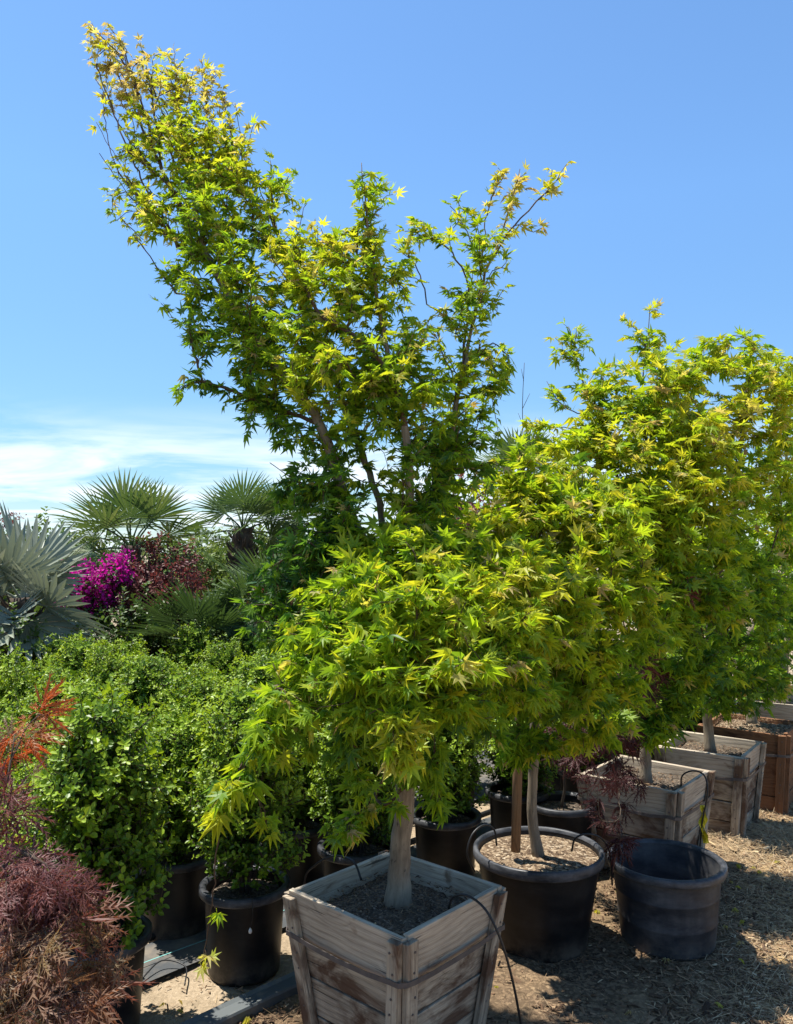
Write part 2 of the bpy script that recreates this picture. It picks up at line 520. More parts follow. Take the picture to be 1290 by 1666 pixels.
# ------------------------------------------------------------------ leaves
def maple_template(curl, fold, asym=0.0):
    ang = np.radians(np.array([0, 40, -40, 80, -80, 128, -128]))
    ln = np.array([1.0, .90, .88, .66, .64, .34, .33])
    order = np.argsort(ang)
    ang = ang[order]; ln = ln[order]
    V = [(0, 0, 0.02)]
    tips = []; sins = []
    for a, l in zip(ang, ln):
        a2 = a + asym * .1 * math.sin(3 * a)
        tips.append(len(V)); V.append((l * math.cos(a2), l * math.sin(a2), -curl * l * l))
    mids = [(ang[i] + ang[i + 1]) / 2 for i in range(6)]
    for i, a in enumerate(mids):
        l = .34 * min(1.0, (ln[i] + ln[i + 1]) / 1.5)
        sins.append(len(V)); V.append((l * math.cos(a), l * math.sin(a), fold))
    b0 = len(V); V.append((-.07, -.06, 0)); b1 = len(V); V.append((-.07, .06, 0))
    T = []
    seq = [b0] + sins + [b1]
    for i in range(7):
        T.append((0, seq[i], tips[i])); T.append((0, tips[i], seq[i + 1]))
    p0 = len(V)
    V += [(-.55, -.012, .03), (-.55, .012, .03), (0.02, 0, .015)]
    T.append((p0, p0 + 2, p0 + 1))
    return np.array(V, float), np.array(T, np.int32)

def oval_template(w=.27, fold=.09, curl=.08):
    V = [(0, 0, 0), (.35, w, fold), (.75, w * .9, fold - curl), (1, 0, -curl), (.75, -w * .9, fold - curl), (.35, -w, fold)]
    return np.array(V, float), np.array([(0, 1, 2), (0, 2, 3), (0, 3, 4), (0, 4, 5)], np.int32)

def lace_template(curl, seed):
    r = random.Random(seed)
    V = []; T = []
    for a, l in ((0, 1.0), (33, .95), (-33, .95), (66, .8), (-66, .8), (105, .5), (-105, .5)):
        a = math.radians(a + r.uniform(-9, 9)); l *= r.uniform(.75, 1.08)
        d = np.array([math.cos(a), math.sin(a)]); s = np.array([-d[1], d[0]])
        def P(t, w):
            q = d * (t * l) + s * (w * l)
            return (q[0], q[1], -curl * (t * l) ** 2 - abs(w) * .12)
        b = len(V)
        V += [P(0, 0), P(.45, .04), P(1, 0), P(.45, -.04)]
        T += [(b, b + 1, b + 2), (b, b + 2, b + 3)]
        for k in range(4):
            t = .28 + .16 * k
            for sg in (1, -1):
                b = len(V); w = .15 * (1 - .5 * abs(k - 1.2) / 2.5) * r.uniform(.5, 1.25)
                t += r.uniform(-.03, .03); V += [P(t - .035, 0), P(t + .035, 0), P(t + .15, sg * w * 1.15)]
                T += [(b, b + 1, b + 2)]
    p0 = len(V)
    V += [(-.4, -.01, .02), (-.4, .01, .02), (0.02, 0, 0)]
    T.append((p0, p0 + 2, p0 + 1))
    return np.array(V, float), np.array(T, np.int32)

TPL = {
    'maple': [maple_template(.18, .05), maple_template(.30, .08, 1), maple_template(.08, .03, -1), maple_template(.42, .10, .5), maple_template(-.12, .02, 1.5), maple_template(.40, .20, -1.2), maple_template(.15, .14, 2.0), maple_template(.5, .12, -2.0)],
    'dry': [maple_template(.75, .22, 1), maple_template(.55, .28, -1), maple_template(.95, .15), maple_template(.35, .10)],
    'box': [oval_template(.29, .10, .08), oval_template(.25, .06, .16)],
    'oval': [oval_template(.22, .06, .15), oval_template(.30, .10, .05)],
    'lace': [lace_template(c, i) for i, c in enumerate((.35, .6, .2, .8, .45, .1))],
    'bract': [oval_template(.42, .14, .02), oval_template(.36, .02, .2)],
}

class Leaves:
    def __init__(self):
        self.p = []; self.d = []; self.n = []; self.s = []; self.t = []
    def add(self, p, d, n, s, t):
        self.p.append(p); self.d.append(d); self.n.append(n); self.s.append(s); self.t.append(t)
    def mesh(self, name, kind):
        P = np.concatenate(self.p); D = norm(np.concatenate(self.d)); N = np.concatenate(self.n)
        S = np.concatenate(self.s); Tn = np.concatenate(self.t)
        B = norm(np.cross(N, D)); N = np.cross(D, B)
        tp = TPL[kind]
        pick = rng.integers(0, len(tp), len(P))
        Vs = []; Ls = []; Ts = []; off = 0
        for k, (tv, tf) in enumerate(tp):
            I = np.nonzero(pick == k)[0]
            if not len(I): continue
            sx_ = S[I] * rng.uniform(.85, 1.15, len(I))
            w = P[I][:, None, :] + S[I][:, None, None] * tv[None, :, 0:1] * D[I][:, None, :] + sx_[:, None, None] * tv[None, :, 1:2] * B[I][:, None, :] + S[I][:, None, None] * tv[None, :, 2:3] * N[I][:, None, :]
            Vs.append(w.reshape(-1, 3))
            Ls.append((tf[None] + (np.arange(len(I)) * len(tv))[:, None, None] + off).reshape(-1))
            Ts.append(np.repeat(Tn[I], len(tv)))
            off += len(I) * len(tv)
        V = np.concatenate(Vs); L = np.concatenate(Ls); T = np.concatenate(Ts)
        me = bpy.data.meshes.new(name)
        fill_mesh(me, V, L, np.full(len(L) // 3, 3, np.int32), False)
        a = me.attributes.new('tint', 'FLOAT', 'POINT')
        a.data.foreach_set('value', np.clip(T, 0, 1).astype(np.float32))
        return me
    def count(self):
        return sum(len(x) for x in self.p)

# ------------------------------------------------------------------ a woody plant grown along guide limbs
class Plant:
    def __init__(self):
        self.P = []; self.par = []; self.tips = []; self.rmin = {}
    def limb(self, pts, step=.05, attach=True, leafy=None, jit=.003):
        C = catmull(pts, step)
        if attach and self.P:
            A = np.array(self.P)
            j = int(np.argmin(np.linalg.norm(A - C[0], axis=1)))
            if np.linalg.norm(A[j] - C[0]) > 1e-4:
                C = np.vstack([A[j], catmull(np.vstack([A[j], C[min(2, len(C) - 1)]]), step)[1:-1].reshape(-1, 3), C[min(2, len(C) - 1):]])
            prev = j; C = C[1:]
        else:
            prev = -1
        ids = []
        for k, c in enumerate(C):
            self.P.append(c + rng.normal(0, jit, 3) * (1 if k else 0)); self.par.append(prev)
            prev = len(self.P) - 1; ids.append(prev)
        if leafy is not None:
            self.tips.append((prev, leafy))
        return ids
    def dir(self, i):
        p = self.par[i]
        return norm(np.array(self.P[i]) - np.array(self.P[p])) if p >= 0 else np.array([0, 0, 1.0])
    def grow(self, targets, infos, step=.06, first=0, angw=.7):
        """join every target (sorted outwards) to the nearest fitting node of the skeleton"""
        T = np.array(targets)
        A = np.array(self.P[first:])
        d0 = np.array([np.min(np.linalg.norm(A - t, axis=1)) for t in T])
        cap = len(self.P) + 40 * len(T)
        buf = np.zeros((cap, 3)); dr = np.zeros((cap, 3)); n = len(self.P)
        buf[:n] = np.array(self.P)
        for i in range(n): dr[i] = self.dir(i)
        for q in np.argsort(d0):
            t = T[q]
            w = t - buf[first:n]
            L = np.linalg.norm(w, axis=1) + 1e-6
            c = np.sum(w * dr[first:n], axis=1) / L
            j = first + int(np.argmin(L * (1 + angw * (1 - c)) + (L < .05) * 5))
            L = float(np.linalg.norm(t - buf[j]))
            ctl = buf[j] + dr[j] * .4 * L + np.array([0, 0, .08 * L])
            m = max(2, int(math.ceil(L / step)))
            prev = j
            for k in range(1, m + 1):
                s = k / m
                p = (1 - s) ** 2 * buf[j] + 2 * s * (1 - s) * ctl + s * s * t
                if k < m: p = p + rng.normal(0, .005, 3)
                if n >= cap - 1: break
                buf[n] = p; dr[n] = norm(p - buf[prev])
                self.P.append(p); self.par.append(prev); prev = n; n += 1
            self.tips.append((prev, infos[q]))
    def radii(self, tip=.0017, ex=2.25):
        n = len(self.P)
        acc = np.zeros(n)
        for i in range(n - 1, -1, -1):
            if acc[i] == 0: acc[i] = tip ** ex
            if self.par[i] >= 0: acc[self.par[i]] += acc[i]
        return acc ** (1 / ex)
    def wood(self, g_thick, g_thin, tip=.0017, ex=2.25, split=.011, flare=None, rmax=1.0):
        R = np.minimum(self.radii(tip, ex), rmax)
        for i, r_ in self.rmin.items(): R[i] = max(R[i], r_)
        n = len(self.P)
        kids = [[] for _ in range(n)]
        for i, p in enumerate(self.par):
            if p >= 0: kids[p].append(i)
        P = np.array(self.P)
        starts = [(i, None) for i, p in enumerate(self.par) if p < 0]
        while starts:
            i, pre = starts.pop()
            chain = [] if pre is None else [pre]
            while True:
                chain.append(i)
                if not kids[i]: break
                ks = sorted(kids[i], key=lambda k: -R[k])
                for k in ks[1:]: starts.append((k, i))
                i = ks[0]
            if len(chain) < 2: continue
            rr = R[chain].copy()
            if pre is not None: rr[0] = min(rr[0], rr[1] * 1.25)
            thick = rr[min(1, len(rr) - 1)] > split
            if pre is None and flare:
                z = np.array([P[k][2] - P[chain[0]][2] for k in chain])
                rr = rr * (1 + flare * np.exp(-np.maximum(z, 0) / .065))
            tube(g_thick if thick else g_thin, P[chain], rr, 12 if rr[0] > .02 else (6 if rr[0] > .006 else 4), True, 0, .05 if rr[0] > .02 else 0)
        return R

def spray(pl, lv, size, pairs, spacing, droop, tilt, outward=None, along=.55, pet=.45, face=0.0, droopk=1.0):
    """opposite pairs of leaves along the last stretch of every twig"""
    P = np.array(pl.P)
    for tip, info in pl.tips:
        tint, sz = info[0], info[1]
        dr_ = info[2] if len(info) > 2 else droop
        own = info[3] if len(info) > 3 else None
        i = tip; path = []
        need = pairs * spacing + .02
        acc = 0
        while i >= 0 and acc < need:
            path.append(P[i]); p = pl.par[i]
            if p >= 0: acc += np.linalg.norm(P[i] - P[p])
            i = p
        path = np.array(path)
        if len(path) < 2: continue
        seg = np.concatenate([[0], np.cumsum(np.linalg.norm(np.diff(path, axis=0), axis=1))])
        npair = own or max(2, int(rng.normal(pairs, 1.0)))
        s = np.minimum(np.arange(npair) * spacing * rng.uniform(.75, 1.25, npair), seg[-1])
        pts = np.stack([np.interp(s, seg, path[:, k]) for k in range(3)], 1)
        d = norm(path[0] - path[-1])
        side = norm(np.cross(d, [0, 0, 1.0]) + rng.normal(0, .12, 3))
        pp = np.repeat(pts, 2, 0); k = len(pp)
        sg = np.tile([1.0, -1.0], npair)[:, None]
        tw = rng.normal(0, .35, (k, 3))
        dd = norm(d * rng.uniform(along - .25, along + .35, (k, 1)) + side * sg * rng.uniform(.35, 1.0, (k, 1)) + tw + np.array([0, 0, -1.0]) * (dr_ * droopk + rng.normal(0, .22, (k, 1))))
        nn = np.array([0, face, 1.0]) + rng.normal(0, tilt, (k, 3))
        S = size * sz * np.clip(rng.normal(1, .28, k), .4, 1.6)
        keep = rng.random(k) > .08
        pp = pp + dd * (S * pet)[:, None]
        t = np.clip(tint + rng.normal(0, .12, k), 0, 1)
        t = np.where((rng.random(k) < .02) & (face > -.5), rng.uniform(.8, 1.0, k), t)
        lv.add(pp[keep], dd[keep], nn[keep], S[keep], t[keep])

def blob_targets(blobs, dens, Yfac=1.0):
    """blobs: (px, py, Y, rx px, ry px, rY m, tint, size, droop) -> twig ends spread through the crown volume"""
    T = []; I = []
    for b in blobs:
        px, py, Y, rx, ry, rY, tint, sz = b[:8]
        dr_ = b[8] if len(b) > 8 else .25
        dm = b[9] if len(b) > 9 else 1.0
        n = max(2, int(math.pi * rx * ry * dens * dm / 1000.0))
        for _ in range(n):
            v = norm(rng.normal(0, 1, 3)) * rng.random() ** (1 / 2.4)
            T.append(at(px + v[0] * rx, py + v[1] * ry, Y + v[2] * rY))
            I.append((tint + rng.normal(0, .05), sz, dr_))
    return T, I

def plant_object(root, pl, lv, leafkind, leafmat, tip=.0017, ex=2.25, flare=None, thick_mat='bark', rmax=1.0):
    g1, g2 = Geo(), Geo()
    pl.wood(g1, g2, tip, ex, flare=flare, rmax=rmax)
    tr = None
    if g1.n:
        tr = link('trunk', g1.mesh('trunk', True), M[thick_mat], root, True)
    if g2.n:
        link('twigs', g2.mesh('twigs', True), M['twig' if thick_mat == 'bark' else 'darkbark'], root, True)
    link('crown', lv.mesh('crown', leafkind), M[leafmat], root, True)

# ------------------------------------------------------------------ shrubs made of leafy shoots
def shoot_leaves(lv, g, base, tip, n, size, tint, up=.5):
    s = np.linspace(.12, 1.0, n)
    bend = rng.normal(0, .03, 3)
    pts = base + (tip - base) * s[:, None] + bend * (s * (1 - s) * 4)[:, None]
    d = norm(tip - base)
    a = norm(np.cross(d, rng.normal(0, 1, 3))); b = np.cross(d, a)
    ph = np.arange(n) * (math.pi / 2) + rng.uniform(0, 6)
    for sg in (1, -1):
        out = (np.cos(ph)[:, None] * a + np.sin(ph)[:, None] * b) * sg
        dd = norm(out + d * rng.uniform(.35, .9, (n, 1)) + np.array([0, 0, .15]))
        nn = norm(d * 1.0 - out * .5 + np.array([0, 0, up]) + rng.normal(0, .35, (n, 3)))
        S = size * rng.uniform(.7, 1.2, n) * (1 - .35 * (s > .93))
        lv.add(pts, dd, nn, S, np.clip(tint + (s - .6) * .38 + rng.normal(0, .08, n), 0, 1))
    if g is not None:
        tube(g, np.array([base, (base + tip) / 2 + bend, tip]), [.0022, .0017, .001], 3, False)

def boxwood_mesh(seed, h0, h1, r, nshoots, leaf, nleaf):
    """an upright, uneven clump: several leaders, each with side shoots"""
    global rng
    keep = rng
    rng = np.random.default_rng(seed)
    lv = Leaves(); g = Geo()
    H = h1 - h0
    heads = []
    for k in range(11):
        a = k * 2.4 + rng.uniform(-.4, .4); q = math.sqrt((k + .4) / 11) * r * .72
        heads.append((q * math.cos(a), q * math.sin(a), H * rng.uniform(.60, 1.0) * (1 - .22 * (q / r) ** 2), rng.uniform(.08, .135)))
    for (hx, hy, hh, hr) in heads:
        P = catmull([(hx * .15, hy * .15, 0), (hx * .6, hy * .6, hh * .4), (hx, hy, hh * .85)], .06)
        tube(g, P, np.linspace(.008, .003, len(P)), 4, False)
    for k in range(nshoots):
        hx, hy, hh, hr = heads[int(rng.integers(len(heads)))]
        t = rng.random() ** .75
        zc = .06 + t * (hh - .06)
        cxy = np.array([hx, hy]) * (.35 + .65 * t ** .6)
        taper = 1 - .55 * t ** 3
        v = norm(rng.normal(0, 1, 3) * np.array([1, 1, .6]))
        q = rng.random() ** .5
        base = np.array([cxy[0] + v[0] * hr * q * taper, cxy[1] + v[1] * hr * q * taper, zc + v[2] * .04])
        L = rng.uniform(.06, .13)
        d = norm(v * np.array([.9, .9, .3]) + np.array([0, 0, rng.uniform(.35, 1.2)]) + np.array([base[0], base[1], 0]) * 1.2)
        tip = base + d * L
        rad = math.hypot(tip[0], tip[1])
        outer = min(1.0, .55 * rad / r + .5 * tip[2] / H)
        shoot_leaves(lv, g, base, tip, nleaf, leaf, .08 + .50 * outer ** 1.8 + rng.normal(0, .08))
    a = lv.mesh('boxwood_foliage', 'box')
    b = g.mesh('boxwood_stems', True)
    rng = keep
    return a, b

def bush(name, label, cat, px, py_top, Y, w, mat, seed, leaf=.05, shoots=260, group=None, kind='oval', z0=.15, tintb=.2, nleaf=7, L=(.12, .28), stem='darkbark'):
    """a free-standing bush: stems from the ground and leafy shoots through an uneven crown"""
    top = at(px, py_top, Y)
    x, H = top[0], top[2]
    root = thing(name, label, cat, (x, Y, 0), 0, group)
    lv = Leaves(); g = Geo()
    nh = 9
    heads = []
    for k in range(nh):
        a = k * 2.4 + seed; q = math.sqrt((k + .5) / nh) * w * .36
        heads.append(np.array([x + q * math.cos(a), Y + q * math.sin(a), z0 + (H - z0) * rng.uniform(.62, .95) * (1 - .25 * (q / w) ** 2)]))
    for h in heads:
        P = catmull([(x + (h[0] - x) * .1, Y + (h[1] - Y) * .1, 0), (x + (h[0] - x) * .6, Y + (h[1] - Y) * .6, h[2] * .5), h], .12)
        tube(g, P, np.linspace(.018, .004, len(P)), 5, False)
    for k in range(shoots):
        h = heads[k % nh]
        t = rng.random() ** .6
        c = np.array([x + (h[0] - x) * (.4 + .6 * t), Y + (h[1] - Y) * (.4 + .6 * t), z0 + (h[2] - z0) * t])
        v = norm(rng.normal(0, 1, 3))
        base = c + v * w * .16 * rng.random() ** .5
        d = norm(v + np.array([(base[0] - x), (base[1] - Y), 0]) + np.array([0, 0, rng.uniform(.1, .9)]))
        tip = base + d * rng.uniform(*L)
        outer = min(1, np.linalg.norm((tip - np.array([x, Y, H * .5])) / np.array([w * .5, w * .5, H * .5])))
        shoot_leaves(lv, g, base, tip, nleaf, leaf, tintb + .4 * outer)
    link('stems', g.mesh('stems', True), M[stem], root, True)
    link('foliage', lv.mesh('foliage', kind), M[mat], root, True)
    return root

# ------------------------------------------------------------------ the ground
def grid_sheet(name, x0, x1, y0, y1, nx, ny, amp, mat, seed=0):
    r = np.random.default_rng(seed)
    xs = np.linspace(x0, x1, nx); ys = np.linspace(y0, y1, ny)
    X, Yy = np.meshgrid(xs, ys)
    Z = amp * (np.sin(X * 2.1 + .6) * np.cos(Yy * 1.7 + .3) * .5 + r.normal(0, .22, X.shape))
    V = np.stack([X.ravel(), Yy.ravel(), Z.ravel()], 1)
    idx = np.arange(nx * ny).reshape(ny, nx)
    q = np.stack([idx[:-1, :-1], idx[:-1, 1:], idx[1:, 1:], idx[1:, :-1]], -1).reshape(-1, 4)
    me = bpy.data.meshes.new(name)
    fill_mesh(me, V, q.ravel(), np.full(len(q), 4, np.int32), True)
    o = link(name, me, mat)
    return o
# one sheet to the horizon: dense near the camera, coarse far away
xs = np.concatenate([[-900, -200, -60, -20, -9], np.linspace(-5, 6, 150), [10, 22, 60, 200, 900]])
ys = np.concatenate([[-60, -15, -4, 0], np.linspace(1.4, 8.5, 120), [10, 14, 22, 40, 100, 300, 1200]])
X, Yy = np.meshgrid(xs, ys)
near = np.clip((9 - np.abs(X)) / 4, 0, 1) * np.clip((9 - Yy) / 2, 0, 1)
Z = near * (.010 * np.sin(X * 2.3 + .6) * np.cos(Yy * 1.9) + rng.normal(0, .0045, X.shape))
idx = np.arange(X.size).reshape(X.shape)
q = np.stack([idx[:-1, :-1], idx[:-1, 1:], idx[1:, 1:], idx[1:, :-1]], -1).reshape(-1, 4)
me = bpy.data.meshes.new('ground')
fill_mesh(me, np.stack([X.ravel(), Yy.ravel(), Z.ravel()], 1), q.ravel(), np.full(len(q), 4, np.int32), True)
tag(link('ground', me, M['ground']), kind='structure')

def scatter_chips(name, n, region, size, tint, mat, zfun=None, straw=.3):
    """small bent slivers lying about: bark, twigs and straw"""
    g_v = []; loops = []; tn = []; c = 0
    pts = region(n)
    k = len(pts)
    yaw = rng.uniform(0, 6.283, k); L = rng.uniform(*size, k); st = rng.random(k) < straw
    W = np.where(st, rng.uniform(.0012, .0022, k), L * rng.uniform(.18, .42, k))
    L = np.where(st, L * rng.uniform(1.6, 3.2, k), L)
    tilt = rng.normal(0, .22, k); roll = rng.normal(0, .35, k)
    d = np.stack([np.cos(yaw) * np.cos(tilt), np.sin(yaw) * np.cos(tilt), np.sin(tilt)], 1)
    s = np.stack([-np.sin(yaw) * np.cos(roll), np.cos(yaw) * np.cos(roll), np.sin(roll)], 1)
    up = np.array([0, 0, 1.0])
    lift = np.abs(np.sin(tilt)) * L * .5 + W * .3
    p = pts + up * lift[:, None]
    H = np.minimum(W * .35, .004)
    v = np.stack([p - d * L[:, None] * .5 - s * W[:, None] * .4, p - d * L[:, None] * .45 + s * W[:, None] * .5,
                  p + d * L[:, None] * .5 + s * W[:, None] * .3, p + d * L[:, None] * .42 - s * W[:, None] * .5,
                  p + up * H[:, None] - s * W[:, None] * .05], 1)
    f = np.array([(0, 3, 4), (3, 2, 4), (2, 1, 4), (1, 0, 4)])
    loops = (f[None] + (np.arange(k) * 5)[:, None, None]).ravel()
    me = bpy.data.meshes.new(name)
    fill_mesh(me, v.reshape(-1, 3), loops, np.full(len(loops) // 3, 3, np.int32), False)
    a = me.attributes.new('tint', 'FLOAT', 'POINT')
    t = np.clip(np.where(st, rng.normal(tint + .28, .12, k), rng.normal(tint, .24, k)), 0, 1)
    a.data.foreach_set('value', np.repeat(t, 5).astype(np.float32))
    return link(name, me, M[mat])

def reg_mulch(n):
    P = np.stack([rng.uniform(-1.2, 4.2, n), 2.2 + rng.random(n) ** 1.5 * 5.5, np.zeros(n)], 1)
    v = (P[:, 0] - AX[0]) * -.7071 + (P[:, 1] - AX[1]) * .7071
    vis = (np.abs(P[:, 0]) < P[:, 1] * .56 + .1)
    return P[(v < -.24) & vis]
tag(scatter_chips('wood_chips', 130000, reg_mulch, (.007, .034), .30, 'chip'), kind='stuff')
tag(scatter_chips('bark_mulch', 2200, reg_mulch, (.025, .065), .26, 'chip', straw=.25), kind='stuff')
def reg_sand(n):
    P = np.stack([rng.uniform(-2.2, 2.0, n), rng.uniform(2.5, 5.6, n), np.zeros(n)], 1)
    v = (P[:, 0] - AX[0]) * -.7071 + (P[:, 1] - AX[1]) * .7071
    return P[(v > -.18) & (v < .5) & (np.abs(P[:, 0]) < P[:, 1] * .56 + .1)]
tag(scatter_chips('leaf_litter', 7000, reg_sand, (.006, .024), .55, 'chip', straw=.15), kind='stuff')

# weed cloth strips between the rows, a raised plastic edging in front of them
def strip(name, u0, u1, v0, v1, z, mat, wave=.006, n=60, thick=None):
    g = Geo()
    us = np.linspace(u0, u1, n); rows = []
    vs = np.linspace(v0, v1, 5)
    for i, u in enumerate(us):
        for j, v in enumerate(vs):
            p = uv(u, v + .01 * math.sin(u * 3 + j), z + wave * (math.sin(u * 5.3 + j * 1.7) * .5 + .5) * (1 if 0 < j < 4 else .2))
            rows.append(p)
    faces = [(i * 5 + j, (i + 1) * 5 + j, (i + 1) * 5 + j + 1, i * 5 + j + 1) for i in range(n - 1) for j in range(4)]
    g.add(rows, faces)
    return link(name, g.mesh(name, True), mat)
tag(strip('weed_cloth', -1.2, 5.5, .14, .44, .016, M['cloth']), 'dark grey weed cloth strip between the front two rows of pots', 'weed cloth')
tag(strip('weed_cloth', -1.5, 6.0, .72, 3.4, .016, M['cloth'], .01, 80), 'wide dark weed cloth under the back rows of boxwoods', 'weed cloth')
g = Geo()
g.add([uv(u, v, .030 + .005 * math.sin(u * 5.3)) for u in np.linspace(-1.2, 1.6, 30) for v in (.262, .267)], [(2 * i, 2 * i + 2, 2 * i + 3, 2 * i + 1) for i in range(29)])
tag(link('marking_thread', g.mesh('marking_thread'), M['teal']), 'thin teal thread running along the grey weed cloth strip', 'thread')

def extrude_profile(g, prof, u0, u1, v0, n=14):
    """a closed profile (v, z) swept along the row"""
    us = np.linspace(u0, u1, n); k = len(prof); V = []
    for u in us:
        w = .006 * math.sin(u * 4)
        for (a, b) in prof: V.append(uv(u, v0 + a + w, b))
    F = [(i * k + j, (i + 1) * k + j, (i + 1) * k + (j + 1) % k, i * k + (j + 1) % k) for i in range(n - 1) for j in range(k)]
    F += [tuple(range(k))[::-1], tuple(range((n - 1) * k, n * k))]
    g.add(V, F)
g = Geo()
extrude_profile(g, [(-.045, .0), (-.05, .035), (-.046, .043), (-.036, .043), (-.03, .028), (.035, .026), (.05, .034), (.055, .0)], -.9, 1.05, -.27)
ed = link('edging_rail', g.mesh('edging_rail'), M['edging'])
tag(ed, 'flat grey plastic edging rail dusted with sand beside the wooden box', 'edging')
g = Geo()
tube(g, catmull([uv(-1.2, .47, .03), uv(-.2, .45, .028), uv(.5, .46, .028), uv(1.4, .44, .03), uv(3.0, .47, .03), uv(5.5, .46, .03)], .12), .017, 10)
tag(link('irrigation_pipe', g.mesh('irrigation_pipe', True), M['tubing']), 'thick black irrigation pipe lying behind the front row of pots', 'pipe')

# ------------------------------------------------------------------ containers
def hexa(g, c8, grain8, jit=.0015, bev=.0028):
    """one board: eight corners, bevelled edges; the grain coordinate comes from a linear fit of the corners"""
    c8 = np.asarray(c8, float) + rng.normal(0, jit, (8, 3))
    bm = bmesh.new()
    vs = [bm.verts.new(c) for c in c8]
    for f in ((0, 1, 2, 3), (7, 6, 5, 4), (0, 4, 5, 1), (1, 5, 6, 2), (2, 6, 7, 3), (3, 7, 4, 0)):
        bm.faces.new([vs[i] for i in f])
    bm.normal_update()
    bmesh.ops.recalc_face_normals(bm, faces=bm.faces)
    bmesh.ops.bevel(bm, geom=bm.edges[:], offset=bev, segments=2, profile=.6, affect='EDGES')
    bm.verts.index_update()
    V = np.array([v.co[:] for v in bm.verts])
    Fs = [tuple(v.index for v in f.verts) for f in bm.faces]
    A = np.hstack([c8, np.ones((8, 1))])
    Mx = np.linalg.lstsq(A, np.asarray(grain8, float), rcond=None)[0]
    g.add(V, Fs, np.hstack([V, np.ones((len(V), 1))]) @ Mx)
    bm.free()

